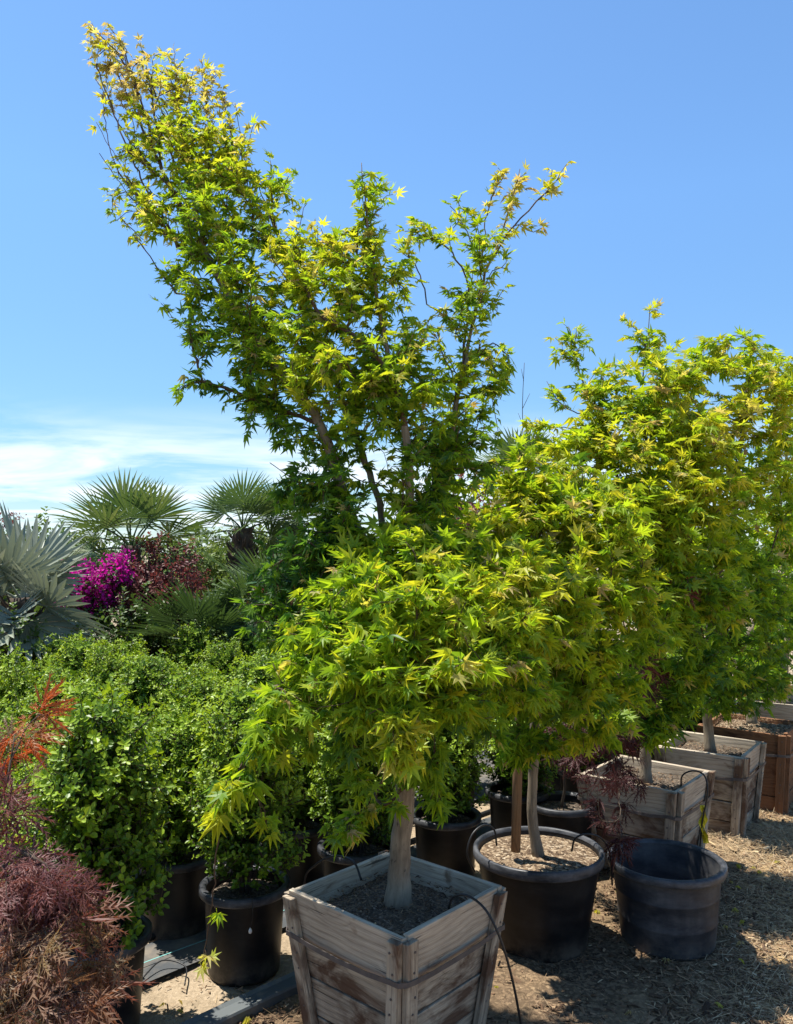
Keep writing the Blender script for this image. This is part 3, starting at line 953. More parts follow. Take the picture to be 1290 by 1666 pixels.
def wooden_box(name, label, loc, rz, at_, ab, H, mats, group, soil_mat='soil', soil_z=.06, splits=None, heap=.0, strap_z=.74, nails=True):
    """a tapered tree box: four boarded sides, two battens on each, a metal strap and soil"""
    root = thing(name, label, 'tree box', loc, rz, group)
    def half(z): return ab + (at_ - ab) * z / H
    th = .022
    splits = splits or [0, .20, .44, .70, 1.0]
    for k in range(4):
        a = k * math.pi / 2
        n = np.array([math.cos(a), math.sin(a), 0]); t = np.array([-math.sin(a), math.cos(a), 0])
        g = Geo(); gt = Geo()
        def pt(u, z, o, full=False):
            return n * (half(z) + o) + t * (u * half(z)) + np.array([0, 0, z])
        for b in range(len(splits) - 1):
            z0 = splits[b] * H + .0025; z1 = splits[b + 1] * H - .0025
            top = b == len(splits) - 2
            o = rng.uniform(-.003, .003) + (.003 if top else 0)
            # sides 0/2 run past the corner, sides 1/3 butt between them
            ue = lambda z: 1 - (th + .001) / half(z) if k % 2 else 1.0
            w = rng.uniform(0, 50)
            z0a, z0b = z0 + rng.normal(0, .001), z0 + rng.normal(0, .001)
            z1a, z1b = z1 + rng.normal(0, .0025), z1 + rng.normal(0, .0025)
            c = [pt(-ue(z0), z0a, o - th), pt(ue(z0), z0b, o - th), pt(ue(z1), z1b, o - th), pt(-ue(z1), z1a, o - th),
                 pt(-ue(z0), z0a, o), pt(ue(z0), z0b, o), pt(ue(z1), z1b, o), pt(-ue(z1), z1a, o)]
            hw = half(z1)
            gr = [(-hw + w, z0, w), (hw + w, z0, w), (hw + w, z1, w), (-hw + w, z1, w)] * 2
            gr = [(x, y + (.02 if i > 3 else 0), z) for i, (x, y, z) in enumerate(gr)]
            hexa(gt if top else g, c, gr)
        pn = link('side_panel', g.mesh('side_panel'), M[mats[0]], root)
        link('top_board', gt.mesh('top_board'), M[mats[1]], pn)
        for sgn in (-1, 1):
            gb = Geo(); bw = .046; bt = .024
            def bp(u_in, z, o):     # distance from the panel's edge, towards its middle
                e = half(z) + (.004 if k % 2 == 0 else 0)
                return n * (half(z) + o) + t * (sgn * (e - u_in)) + np.array([0, 0, z])
            z0, z1 = -.0 + .004, H * (.985 + rng.uniform(-.012, .012))
            o0 = .0055
            c = [bp(-.002, z0, o0), bp(bw, z0, o0), bp(bw, z1, o0), bp(-.002, z1, o0), bp(-.002, z0, o0 + bt), bp(bw, z0, o0 + bt), bp(bw, z1, o0 + bt), bp(-.002, z1, o0 + bt)]
            w = rng.uniform(0, 50)
            gr = [(z0 + w, 0, w), (z0 + w, bw, w), (z1 + w, bw, w), (z1 + w, 0, w)] * 2
            gr = [(x, y + (.02 if i > 3 else 0), z) for i, (x, y, z) in enumerate(gr)]
            hexa(gb, c, gr, .002, .003)
            nf = len(gb.f); gn = gb
            for b in range(len(splits) - 1):
                for f_ in (.3, .72):
                    zz = (splits[b] + (splits[b + 1] - splits[b]) * f_) * H
                    c0 = bp(bw * rng.uniform(.35, .65), zz, o0 + bt); c1 = c0 + n * .0025
                    tube(gn, [c0 - n * .003, c1], .0038, 7, True)
            me = gb.mesh('corner_batten')                # rusty nail heads stay in the batten
            me.materials.append(M[mats[0]]); me.materials.append(M['strap'])
            me.polygons.foreach_set('material_index', (np.arange(len(gb.f)) >= nf).astype(np.int32))
            link('corner_batten', me, M[mats[0]], root)
    # strap round the battens, sagging between them
    g = Geo(); pts = []
    zs = strap_z * H
    for k in range(4):
        a = k * math.pi / 2
        n = np.array([math.cos(a), math.sin(a), 0]); t = np.array([-math.sin(a), math.cos(a), 0])
        hb = half(zs)
        for u in (-1, -.86, -.5, 0, .5, .86, 1):
            edge = abs(u) > .8
            pts.append(n * (hb + (.0325 if edge else .0325 - .004 * (1 - abs(u)))) + t * u * (hb + .012) + np.array([0, 0, zs - (0 if edge else .012 * (1 - u * u)) + rng.normal(0, .0015)]))
    pts = np.array(pts); m_ = len(pts)
    nrm = norm(pts * np.array([1, 1, 0]))
    V = np.concatenate([pts + [0, 0, .008], pts - [0, 0, .008], pts + nrm * .0025 - [0, 0, .008], pts + nrm * .0025 + [0, 0, .008]])
    Fq = []
    for i in range(m_):
        j = (i + 1) % m_
        for r in range(4):
            r2 = (r + 1) % 4
            Fq.append((r * m_ + i, r2 * m_ + i, r2 * m_ + j, r * m_ + j))
    g.add(V, Fq)
    link('metal_strap', g.mesh('metal_strap'), M['strap'], root)
    # soil
    g = Geo(); nn = 26
    zt = H - soil_z; hs = half(zt) - th - .002
    L = np.linspace(-1, 1, nn)
    V = []
    for v in L:
        for u in L:
            e = max(abs(u), abs(v))
            V.append((u * hs, v * hs, zt + heap * (1 - e ** 3) + rng.normal(0, .0035) + .012 * math.cos(u * 2.5 + .4) * math.cos(v * 2.2) - .012))
    g.add(V, [(j * nn + i, j * nn + i + 1, (j + 1) * nn + i + 1, (j + 1) * nn + i) for j in range(nn - 1) for i in range(nn - 1)])
    so = link('soil', g.mesh('soil', True), M[soil_mat], root)
    def reg(n_):
        return np.stack([rng.uniform(-hs, hs, n_), rng.uniform(-hs, hs, n_), np.full(n_, zt + .004) + heap * .6], 1)
    ch = scatter_chips('bark_bits', 900, reg, (.006, .02), .24, 'chip', straw=.12)
    ch.parent = so; ch['kind'] = 'stuff'
    return root

def lathe(g, prof, n=40, wob=0.0, oval=(1, 1)):
    V = []; m_ = len(prof)
    for i in range(n):
        a = i * 2 * math.pi / n
        for (r, z) in prof:
            rr = r * (1 + wob * math.sin(2 * a + .6))
            V.append((rr * math.cos(a) * oval[0], rr * math.sin(a) * oval[1], z))
    F_ = []
    for i in range(n):
        j = (i + 1) % n
        for k in range(m_ - 1):
            F_.append((i * m_ + k, j * m_ + k, j * m_ + k + 1, i * m_ + k + 1))
    g.add(V, F_)

def disc(g, r, z, amp=.004, heap=0.0, rings=7, n=30):
    V = [(0, 0, z + heap)]; F_ = []
    for k in range(1, rings + 1):
        q = r * k / rings
        for i in range(n):
            a = i * 2 * math.pi / n
            V.append((q * math.cos(a), q * math.sin(a), z + heap * (1 - (k / rings) ** 2) + (rng.normal(0, amp) if k < rings else 0)))
    for i in range(n): F_.append((0, 1 + i, 1 + (i + 1) % n))
    for k in range(rings - 1):
        for i in range(n):
            a = 1 + k * n + i; b = 1 + k * n + (i + 1) % n
            F_.append((a, a + n, b + n, b))
    g.add(V, F_)

def nursery_pot(name, label, loc, R, rb, H, mat='pot', rimmat='rim', lip=.022, group=None, soil='soil', fill=.05, rz=0.0, wob=.0, ribs=False, bead=True):
    root = thing(name, label, 'plant pot', loc, rz, group)
    g = Geo()
    rr = lambda z: rb + (R - lip - rb) * z / H
    prof = [(0.001, .004), (rb * .9, .004), (rb * .985, .0), (rb, .012)]
    if ribs:
        prof += [(rr(H * .30), H * .30), (rr(H * .305) + .0018, H * .312), (rr(H * .33) + .0018, H * .33), (rr(H * .345), H * .345)]
        prof += [(rr(H * .62), H * .62), (rr(H * .63) + .0018, H * .627), (rr(H * .65) + .0018, H * .65), (rr(H * .66), H * .66)]
    prof += [(rr(H * .86), H * .86), (rr(H * .965), H * .965)]
    lathe(g, prof, 48, wob)
    inner = [(rr(H * .965) - .006, H * .965), (rr(H * .5) - .006, H * .5), (rb - .008, .014), (0.001, .012)]
    lathe(g, inner, 48, wob)
    link('pot_wall', g.mesh('pot_wall', True), M[mat], root)
    g = Geo()
    r0 = rr(H * .965)
    lathe(g, [(r0 + .001, H * .90), (r0 + .012, H * .895), (R - .003, H * .905), (R, H * .925), (R - .001, H * .985), (R - .006, H * .998), (R - .014, H), (r0 - .004, H * .992), (r0 - .008, H * .96)], 48, wob)
    link('pot_rim', g.mesh('pot_rim', True), M[rimmat], root)
    if soil:
        g = Geo()
        disc(g, rr(H - fill) - .004, H - fill, .004, .012)
        link('soil', g.mesh('soil', True), M[soil], root)
    return root

# ------------------------------------------------------------------ the front box and its maple
BOXH = .525
wooden_box('wooden_tree_box', 'weathered grey wooden box in front, holding the tall leaning maple', (-.002, 2.864, 0), math.radians(45 + 3.0), .262, .193, BOXH, ('greywood', 'topwood'), 'grey wooden tree boxes', splits=[0, .22, .46, .70, 1.0])
# box in the second place and the third place along the row
def box_centre(fx, fy, half_diag, ang):
    return (fx + half_diag * math.cos(ang), fy + half_diag * math.sin(ang))
wooden_box('wooden_tree_box', 'weathered grey wooden box behind the empty black pot', (1.36, 4.45, 0), math.radians(45 + 6), .262, .20, .50, ('greywood', 'topwood'), 'grey wooden tree boxes')
wooden_box('wooden_tree_box', 'pale grey wooden box between the brown box and the box behind the empty pot', (1.97, 5.11, 0), math.radians(45 + 9), .25, .20, .50, ('greywood', 'topwood'), 'grey wooden tree boxes')
wooden_box('brown_tree_box', 'reddish brown stained wooden box heaped with soil at the row end', (2.46, 5.62, 0), math.radians(45 + 8), .265, .225, .52, ('brownwood', 'brownwood'), None, 'strawsoil', .03, heap=.03)
wooden_box('pale_tree_box', 'pale wooden box farthest along the row, past the brown box', (3.06, 6.35, 0), math.radians(45 + 8), .27, .22, .56, ('topwood', 'topwood'), None)

LEAF = .049
def maple_tree(label, base, trunk_pts, limbs, blobs, dens, tip=.0017, flare=.25, size=LEAF, leafy_limbs=(), kind='maple', pairs=3.7, spacing=.040, dry=None, group='green Japanese maples', angw=.7, rmax=1.0, tilt=.50, rtrunk=.02):
    root = thing('maple_tree', label, 'maple tree', tuple(base), 0, group)
    pl = Plant()
    tr_ids = pl.limb(np.vstack([base, trunk_pts]), .045, False, jit=.0015)
    pl.rmin = {i: rtrunk * (1 - .25 * k / len(tr_ids)) for k, i in enumerate(tr_ids)}
    nb = max(2, int(len(pl.P) * .45))
    for L in limbs:
        pl.limb(np.array(L), .05)
    for L, info in leafy_limbs:
        pl.limb(np.array(L), .04, leafy=info)
    T, I = blob_targets(blobs, dens)
    pl.grow(T, I, .06, nb, angw)
    lv = Leaves()
    spray(pl, lv, size, pairs, spacing, .25, tilt, face=-.40, droopk=.35)
    plant_object(root, pl, lv, kind, 'maple', tip, 2.45, flare, rmax=rmax)
    return root, pl

def A3(*pts): return np.array([at(*p) for p in pts])

base1 = np.array([.004, 2.885, .445])
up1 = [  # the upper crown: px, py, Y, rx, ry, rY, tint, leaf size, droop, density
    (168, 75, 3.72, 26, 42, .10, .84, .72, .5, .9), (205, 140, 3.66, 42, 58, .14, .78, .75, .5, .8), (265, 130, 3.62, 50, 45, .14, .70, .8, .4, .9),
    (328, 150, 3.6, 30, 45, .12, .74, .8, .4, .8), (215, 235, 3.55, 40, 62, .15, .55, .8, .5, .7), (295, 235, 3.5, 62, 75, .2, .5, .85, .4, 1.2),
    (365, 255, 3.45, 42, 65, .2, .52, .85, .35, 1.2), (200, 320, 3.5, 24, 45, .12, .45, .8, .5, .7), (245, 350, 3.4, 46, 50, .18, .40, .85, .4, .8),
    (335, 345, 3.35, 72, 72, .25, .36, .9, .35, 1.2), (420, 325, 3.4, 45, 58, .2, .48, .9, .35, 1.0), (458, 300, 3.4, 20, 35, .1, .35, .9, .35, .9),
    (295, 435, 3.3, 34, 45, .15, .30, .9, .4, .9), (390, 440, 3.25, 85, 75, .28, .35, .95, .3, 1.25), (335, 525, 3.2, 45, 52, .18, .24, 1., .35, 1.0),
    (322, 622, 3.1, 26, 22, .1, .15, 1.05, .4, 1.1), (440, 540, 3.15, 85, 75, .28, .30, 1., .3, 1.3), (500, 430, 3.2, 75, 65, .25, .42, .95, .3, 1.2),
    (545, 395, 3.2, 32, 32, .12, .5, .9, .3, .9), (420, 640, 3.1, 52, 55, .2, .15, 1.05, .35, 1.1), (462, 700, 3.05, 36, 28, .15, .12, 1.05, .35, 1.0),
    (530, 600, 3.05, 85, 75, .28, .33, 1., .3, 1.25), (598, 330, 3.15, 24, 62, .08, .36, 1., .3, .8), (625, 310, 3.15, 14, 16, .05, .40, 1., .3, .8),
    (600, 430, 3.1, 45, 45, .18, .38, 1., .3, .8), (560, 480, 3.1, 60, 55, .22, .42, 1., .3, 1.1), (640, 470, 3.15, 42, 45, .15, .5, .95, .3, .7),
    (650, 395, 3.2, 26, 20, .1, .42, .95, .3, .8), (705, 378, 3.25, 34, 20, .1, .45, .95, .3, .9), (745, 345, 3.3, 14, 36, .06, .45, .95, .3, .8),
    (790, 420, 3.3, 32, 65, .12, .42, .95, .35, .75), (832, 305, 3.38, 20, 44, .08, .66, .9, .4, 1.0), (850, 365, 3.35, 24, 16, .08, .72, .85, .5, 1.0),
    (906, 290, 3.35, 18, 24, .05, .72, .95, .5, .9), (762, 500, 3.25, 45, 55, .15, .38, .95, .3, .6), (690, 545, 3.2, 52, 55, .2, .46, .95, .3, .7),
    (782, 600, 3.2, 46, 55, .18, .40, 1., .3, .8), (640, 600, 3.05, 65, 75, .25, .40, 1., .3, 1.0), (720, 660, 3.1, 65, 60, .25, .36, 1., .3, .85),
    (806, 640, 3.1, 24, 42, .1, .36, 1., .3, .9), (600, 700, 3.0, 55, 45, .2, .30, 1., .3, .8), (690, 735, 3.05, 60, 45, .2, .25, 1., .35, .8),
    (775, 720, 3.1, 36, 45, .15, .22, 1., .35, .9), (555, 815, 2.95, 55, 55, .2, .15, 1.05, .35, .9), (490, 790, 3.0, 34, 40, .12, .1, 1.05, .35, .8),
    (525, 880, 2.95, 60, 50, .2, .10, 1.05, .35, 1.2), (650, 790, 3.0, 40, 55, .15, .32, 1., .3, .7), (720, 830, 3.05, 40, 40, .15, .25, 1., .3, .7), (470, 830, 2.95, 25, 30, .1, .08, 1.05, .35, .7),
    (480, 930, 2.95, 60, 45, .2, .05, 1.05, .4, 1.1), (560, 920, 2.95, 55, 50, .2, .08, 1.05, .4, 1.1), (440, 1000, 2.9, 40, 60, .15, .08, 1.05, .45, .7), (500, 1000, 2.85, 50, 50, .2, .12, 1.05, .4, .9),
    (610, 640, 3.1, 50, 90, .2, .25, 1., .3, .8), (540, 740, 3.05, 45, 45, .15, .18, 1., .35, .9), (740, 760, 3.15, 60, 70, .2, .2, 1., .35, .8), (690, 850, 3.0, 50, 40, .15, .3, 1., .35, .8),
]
low1 = [
    (600, 895, 2.78, 40, 22, .16, .50, 1., .2, 1.1), (660, 905, 2.75, 50, 40, .2, .46, 1., .3, 1.0), (585, 925, 2.7, 60, 20, .2, .46, 1., .3, 1.2), (700, 945, 2.65, 90, 40, .28, .50, 1., .3, 1.1), (620, 975, 2.6, 80, 40, .28, .44, 1., .35, 1.1),
    (540, 975, 2.68, 60, 22, .22, .45, 1., .35, 1.2), (510, 1035, 2.68, 60, 24, .22, .38, 1., .4, 1.2), (500, 1085, 2.62, 62, 22, .22, .42, 1., .5, 1.2), (470, 1130, 2.6, 56, 22, .18, .38, 1., .55, 1.1),
    (770, 960, 2.7, 70, 40, .25, .52, 1., .3, 1.1), (835, 935, 2.85, 55, 45, .22, .52, 1., .3, 1.1), (720, 1015, 2.55, 95, 45, .3, .48, 1., .35, 1.2), (830, 1010, 2.75, 60, 50, .22, .48, 1., .35, 1.1),
    (600, 1045, 2.52, 90, 36, .3, .42, 1., .4, 1.2), (610, 1105, 2.5, 110, 34, .3, .40, 1., .45, 1.2), (740, 1085, 2.48, 85, 36, .28, .46, 1., .4, 1.2), (830, 1085, 2.65, 55, 36, .2, .42, 1., .45, 1.1),
    (550, 1160, 2.52, 70, 30, .2, .34, 1., .5, 1.1), (655, 1160, 2.48, 90, 32, .28, .38, 1., .5, 1.1), (760, 1150, 2.55, 70, 34, .22, .36, 1., .5, 1.1), (790, 1195, 2.65, 30, 14, .12, .30, 1., .5, .7), (870, 1130, 2.75, 40, 30, .15, .38, 1., .5, .9),
    (435, 1180, 2.58, 40, 16, .14, .36, 1., .6, 1.1), (430, 1215, 2.55, 34, 18, .1, .36, 1.1, .65, 1.3), (378, 1280, 2.5, 30, 18, .1, .40, 1.1, .7, 1.5), (356, 1318, 2.5, 16, 14, .05, .42, 1.1, .9, 1.2), (425, 1345, 2.5, 14, 22, .05, .40, 1., .9, .5), (352, 1315, 2.5, 12, 10, .04, .48, 1., .9, .9),
    (900, 960, 3.0, 50, 40, .2, .5, 1., .3, 1.1), (890, 1040, 2.95, 50, 40, .2, .46, 1., .4, 1.1), (940, 1010, 3.05, 45, 35, .18, .5, 1., .4, 1.0), (640, 865, 2.85, 26, 26, .1, .44, 1., .2, .9), (575, 880, 2.8, 30, 14, .1, .48, 1., .2, .9), (700, 890, 2.8, 50, 26, .15, .48, 1., .25, 1.0), (760, 900, 2.85, 50, 36, .18, .5, 1., .3, 1.0),
    (560, 1215, 2.5, 34, 26, .12, .32, 1., .7, .8), (640, 1235, 2.55, 30, 34, .12, .30, 1., .7, .8), (700, 1245, 2.6, 34, 36, .12, .28, 1., .75, .9), (715, 1300, 2.6, 16, 22, .06, .28, 1., .9, .8), (590, 1280, 2.5, 16, 30, .06, .34, 1., .9, .7), (572, 1352, 2.6, 36, 14, .1, .36, .95, .6, 1.8), (635, 1310, 2.65, 18, 16, .08, .28, .95, .7, .9),
    (655, 1215, 2.22, 20, 34, .04, .60, 1.05, .8, 1.4), (490, 1210, 2.6, 30, 14, .1, .32, 1., .6, .9),
]
limbs1 = [
    A3((648, 985, 2.92), (600, 900, 2.95), (560, 810, 3.0), (520, 690, 3.05), (430, 570, 3.15), (350, 440, 3.3), (270, 290, 3.5), (205, 150, 3.66), (152, 48, 3.75)),
    A3((640, 960, 2.95), (625, 850, 3.05), (590, 740, 3.15), (560, 660, 3.22), (500, 500, 3.4), (440, 350, 3.5), (395, 240, 3.5)),
    A3((646, 970, 2.92), (664, 850, 2.98), (662, 720, 2.96), (640, 620, 2.95), (590, 555, 2.92), (520, 512, 2.95), (488, 440, 3.0)),
    A3((662, 700, 2.96), (630, 570, 3.1), (606, 430, 3.12), (588, 265, 3.15)),
    A3((650, 960, 2.93), (690, 850, 3.05), (722, 770, 3.12), (745, 640, 3.2), (780, 480, 3.28), (820, 370, 3.35), (845, 275, 3.4)),
    A3((800, 410, 3.32), (860, 340, 3.32), (918, 282, 3.35)),
    A3((752, 600, 3.22), (762, 470, 3.25), (735, 410, 3.25), (700, 385, 3.25)),
    A3((350, 440, 3.3), (255, 370, 3.38), (190, 290, 3.5), (165, 250, 3.52)),
    A3((280, 310, 3.48), (205, 220, 3.58), (158, 130, 3.66)),
    A3((330, 400, 3.36), (300, 260, 3.5), (250, 150, 3.62), (230, 100, 3.64)),
    A3((520, 690, 3.05), (440, 660, 3.1), (330, 620, 3.1), (298, 632, 3.1)),
    A3((560, 810, 3.0), (500, 790, 3.0), (436, 752, 3.0)),
    A3((650, 1030, 2.9), (560, 1010, 2.75), (470, 1120, 2.65), (400, 1240, 2.56), (352, 1310, 2.52)),
    A3((652, 1040, 2.9), (770, 1000, 2.7), (850, 1060, 2.65)),
    A3((650, 1000, 2.92), (760, 960, 2.8), (860, 920, 2.85)),
    A3((650, 1000, 2.92), (590, 960, 2.75), (500, 965, 2.65)),
    A3((652, 1050, 2.9), (690, 1040, 2.6), (740, 1150, 2.45)),
    A3((652, 1060, 2.9), (610, 1050, 2.6), (590, 1160, 2.42)),
    A3((652, 1040, 2.9), (655, 1090, 2.5), (660, 1190, 2.25)),
    A3((655, 1200, 2.88), (610, 1290, 2.75), (560, 1350, 2.6)),
]
hang = [(A3((410, 1225, 2.56), (375, 1290, 2.55), (352, 1390, 2.6), (345, 1480, 2.66), (334, 1545, 2.7), (326, 1566, 2.71)), (.62, 1.15, .9, 2)),
        (A3((346, 1472, 2.65), (352, 1480, 2.64)), (.5, .75, .9, 1)), (A3((330, 1550, 2.7), (338, 1560, 2.69)), (.66, 1.1, .9, 1))]

thin = []                                    # a feathery upper crown, a fuller skirt
for b in up1:
    b = list(b) + [1.0] * (10 - len(b))
    if b[3] <= 36: b[3] *= 1.35; b[4] *= 1.15; b[9] *= .62
    b[3] *= 1.08; b[4] *= 1.08; b[5] *= 1.25; b[7] *= .75; b[9] *= (1.02 if b[1] < 780 else 1.1); b[6] = b[6] + .05 if b[6] > .27 else max(b[6], .10)  # low tints kept at lower left: the crown's shadow side painted into leaves
    if b[1] < 360 and b[0] < 420: b[9] *= 1.45
    b[6] += rng.normal(0, .05)
    thin.append(tuple(b))
low1 = [tuple(list(b[:7]) + [b[7] * .92, b[8], b[9] * 1.12]) for b in low1]
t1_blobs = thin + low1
whips = []
wh = [((300, 420), (215, 260), (158, 110)), ((275, 380), (188, 270), (166, 150)), ((330, 330), (292, 200), (282, 76)), ((340, 300), (338, 200), (328, 98)), ((380, 330), (378, 240), (362, 150)),
      ((395, 320), (402, 240), (416, 196)), ((300, 500), (232, 400), (192, 345)), ((325, 560), (285, 520), (262, 494)), ((440, 360), (445, 300), (440, 262)), ((480, 400), (492, 350), (500, 330)),
      ((250, 220), (200, 100), (146, 42)), ((240, 200), (205, 90), (180, 45)), ((262, 250), (240, 120), (228, 70)), ((300, 300), (250, 180), (250, 92)), ((350, 380), (300, 250), (310, 130)), ((230, 330), (180, 240), (158, 200)),
      ((420, 400), (400, 280), (385, 170)), ((600, 380), (612, 330), (640, 318)), ((780, 470), (790, 360), (800, 320)), ((770, 520), (800, 440), (826, 440)), ((700, 520), (680, 440), (655, 405)), ((760, 600), (800, 560), (826, 580))]
for a_, b_, c_ in wh:
    y0 = lambda q: 3.75 - .62 * q[1] / 600.0
    tn = .82 if c_[1] < 110 else (.68 if c_[1] < 200 else .5)
    hang_w = (A3(a_ + (y0(a_),), b_ + (y0(b_),), c_ + (y0(c_),)), (tn, .70, .45))
    whips.append(hang_w)
_root1, _pl1 = maple_tree('tall leaning green maple rooted in the front grey wooden box', base1,
    A3((652, 1380, 2.885), (660, 1280, 2.885), (658, 1150, 2.885), (652, 1040, 2.9), (648, 985, 2.92)), limbs1, t1_blobs, 4.3, .0015, .6, leafy_limbs=hang + whips, rmax=.038, rtrunk=.037)

# small leaf pairs partway down the hanging twig come from short side twigs
# ------------------------------------------------------------------ the potted maple with its stake
nursery_pot('nursery_pot', 'wide black pot with staked maple beside the front wooden box', (.622, 3.60, 0), .285, .205, .40, lip=.013, group='wide black nursery pots', soil='strawsoil', fill=.035, rz=.3, bead=True)
nursery_pot('nursery_pot', 'empty dusty black pot standing on the mulch', (1.19, 3.62, 0), .255, .20, .345, 'dustypot', 'rim', group='wide black nursery pots', soil=None, rz=.8, wob=.008, ribs=True)
g = Geo()
tube(g, [at(839, 1385, 3.52), at(842, 1250, 3.53), at(848, 1075, 3.54)], [.021, .021, .020], 10, True, 0, .05)
tag(link('wooden_stake', g.mesh('wooden_stake', True), M['stakewood']), 'brown wooden stake standing in the wide pot beside the thin trunk', 'stake')
b2 = np.array([.62, 3.57, .36])
blobs2 = [
    (860, 745, 3.7, 26, 26, .1, .5, 1., .3, .9), (815, 790, 3.6, 40, 36, .15, .5, 1., .3, 1.0), (880, 800, 3.6, 60, 50, .2, .48, 1., .3, 1.1), (745, 800, 3.5, 26, 22, .1, .55, 1., .35, .8),
    (840, 865, 3.5, 75, 60, .25, .52, 1., .35, 1.2), (790, 930, 3.4, 58, 55, .22, .55, 1., .35, 1.1), (935, 880, 3.5, 80, 70, .25, .55, 1., .35, 1.2),
    (880, 960, 3.35, 90, 70, .28, .52, 1., .35, 1.2), (965, 975, 3.35, 70, 60, .22, .52, 1., .4, 1.1), (1010, 900, 3.45, 50, 50, .2, .5, 1., .35, .9),
    (835, 1040, 3.35, 70, 65, .25, .42, 1., .4, 1.1), (920, 1065, 3.3, 80, 65, .25, .45, 1., .45, 1.1), (860, 1140, 3.35, 70, 45, .22, .34, 1., .5, 1.1),
    (950, 1140, 3.3, 50, 40, .18, .42, 1., .5, 1.0), (985, 1065, 3.3, 36, 40, .15, .44, 1., .5, .9), (870, 1205, 3.4, 40, 26, .12, .3, 1., .6, .9), (1040, 965, 3.4, 40, 40, .15, .5, 1., .4, .8), (990, 1180, 3.2, 35, 22, .1, .46, 1., .6, .8),
    (900, 1215, 3.4, 30, 22, .1, .3, 1., .6, .9), (830, 1235, 3.42, 24, 16, .08, .28, 1., .6, .8), (960, 1200, 3.3, 36, 20, .1, .4, 1., .6, .9), (760, 860, 3.45, 45, 45, .15, .5, 1., .35, 1.0), (1000, 830, 3.55, 55, 50, .2, .5, 1., .35, 1.0), (930, 790, 3.6, 50, 40, .2, .5, 1., .3, 1.0), (1050, 1040, 3.45, 40, 50, .15, .42, 1., .45, .8), (1020, 1120, 3.4, 40, 40, .12, .38, 1., .5, .8),
    (800, 1120, 3.3, 50, 50, .15, .36, 1., .5, .9), (840, 1210, 3.4, 50, 22, .12, .28, 1., .6, .9),
]
maple_tree('bright yellow green maple growing in the wide black pot', b2, A3((866, 1330, 3.57), (868, 1240, 3.57), (874, 1080, 3.57), (880, 980, 3.57)), [
    A3((878, 1000, 3.57), (850, 880, 3.6), (850, 760, 3.68)), A3((880, 980, 3.57), (930, 880, 3.55), (950, 820, 3.55)), A3((878, 1000, 3.57), (800, 950, 3.45), (760, 900, 3.4)),
    A3((876, 1040, 3.57), (950, 1000, 3.4), (1020, 960, 3.35)), A3((874, 1080, 3.57), (900, 1050, 3.35), (960, 1130, 3.25)), A3((874, 1080, 3.57), (830, 1060, 3.35), (830, 1130, 3.28))],
    blobs2, 4.6, .0015, .5, rmax=.024, rtrunk=.021)

b3 = np.array([1.36, 4.45, .43])
blobs3 = [
    (955, 730, 4.4, 50, 50, .25, .45, 1.1, .3, 1.0), (1035, 735, 4.3, 70, 60, .28, .52, 1.1, .3, 1.2), (1100, 800, 4.2, 65, 65, .28, .55, 1.1, .3, 1.2), (1000, 820, 4.2, 65, 60, .28, .5, 1.1, .3, 1.2),
    (1120, 880, 4.1, 65, 60, .28, .48, 1.1, .35, 1.1), (1060, 900, 4.1, 60, 60, .28, .45, 1.1, .35, 1.1), (1135, 980, 4.15, 60, 60, .28, .30, 1.1, .4, 1.1), (1070, 1000, 4.1, 60, 55, .28, .36, 1.1, .4, 1.1),
    (1090, 1070, 4.2, 70, 50, .25, .28, 1.1, .45, 1.0), (1035, 655, 4.5, 45, 45, .2, .42, 1.05, .3, 1.0), (965, 640, 4.6, 36, 36, .15, .4, 1., .3, .9), (930, 560, 4.7, 30, 42, .12, .50, .9, .35, 1.3),
    (905, 645, 4.7, 18, 28, .08, .42, .9, .35, 1.1), (1048, 565, 4.7, 32, 40, .12, .42, .95, .3, 1.0), (1060, 505, 4.75, 14, 12, .05, .62, .9, .4, 1.6), (1020, 525, 4.75, 8, 8, .04, .7, .9, .4, 2.0), (910, 735, 4.3, 50, 40, .2, .5, 1.1, .3, 1.0), (1000, 625, 4.5, 50, 40, .2, .5, 1.05, .3, .9), (1095, 600, 4.5, 45, 40, .2, .55, 1.1, .3, 1.0), (1050, 1140, 4.2, 60, 30, .2, .24, 1.1, .45, .9), (1120, 1120, 4.3, 60, 30, .2, .24, 1.1, .45, 1.0), (870, 700, 4.4, 30, 22, .1, .5, 1.0, .3, .7), (1050, 1195, 4.0, 40, 18, .12, .32, 1.1, .6, .8), (1090, 1185, 4.1, 40, 14, .12, .28, 1.1, .6, .8), (1000, 1170, 3.9, 36, 26, .14, .36, 1.1, .55, .8), (1070, 1165, 4.2, 50, 24, .18, .26, 1.1, .5, .9), (1010, 1130, 4.0, 50, 36, .18, .34, 1.1, .5, .9), (1110, 1150, 4.2, 50, 22, .18, .24, 1.1, .5, .9), (985, 690, 4.4, 60, 50, .2, .5, 1.1, .3, 1.0), (1080, 660, 4.4, 60, 60, .25, .55, 1.1, .3, 1.1), (1000, 900, 4.1, 60, 60, .2, .45, 1.1, .35, 1.0), (1060, 840, 4.1, 60, 60, .2, .5, 1.1, .35, 1.0), (1160, 780, 4.2, 60, 60, .25, .55, 1.1, .35, 1.1), (1180, 960, 4.2, 50, 60, .25, .35, 1.1, .35, 1.0), (1140, 1090, 4.2, 60, 40, .25, .26, 1.1, .45, 1.0), (1140, 700, 4.3, 50, 50, .2, .55, 1.1, .3, 1.1), (1170, 860, 4.2, 45, 50, .2, .5, 1.1, .35, 1.0),
]
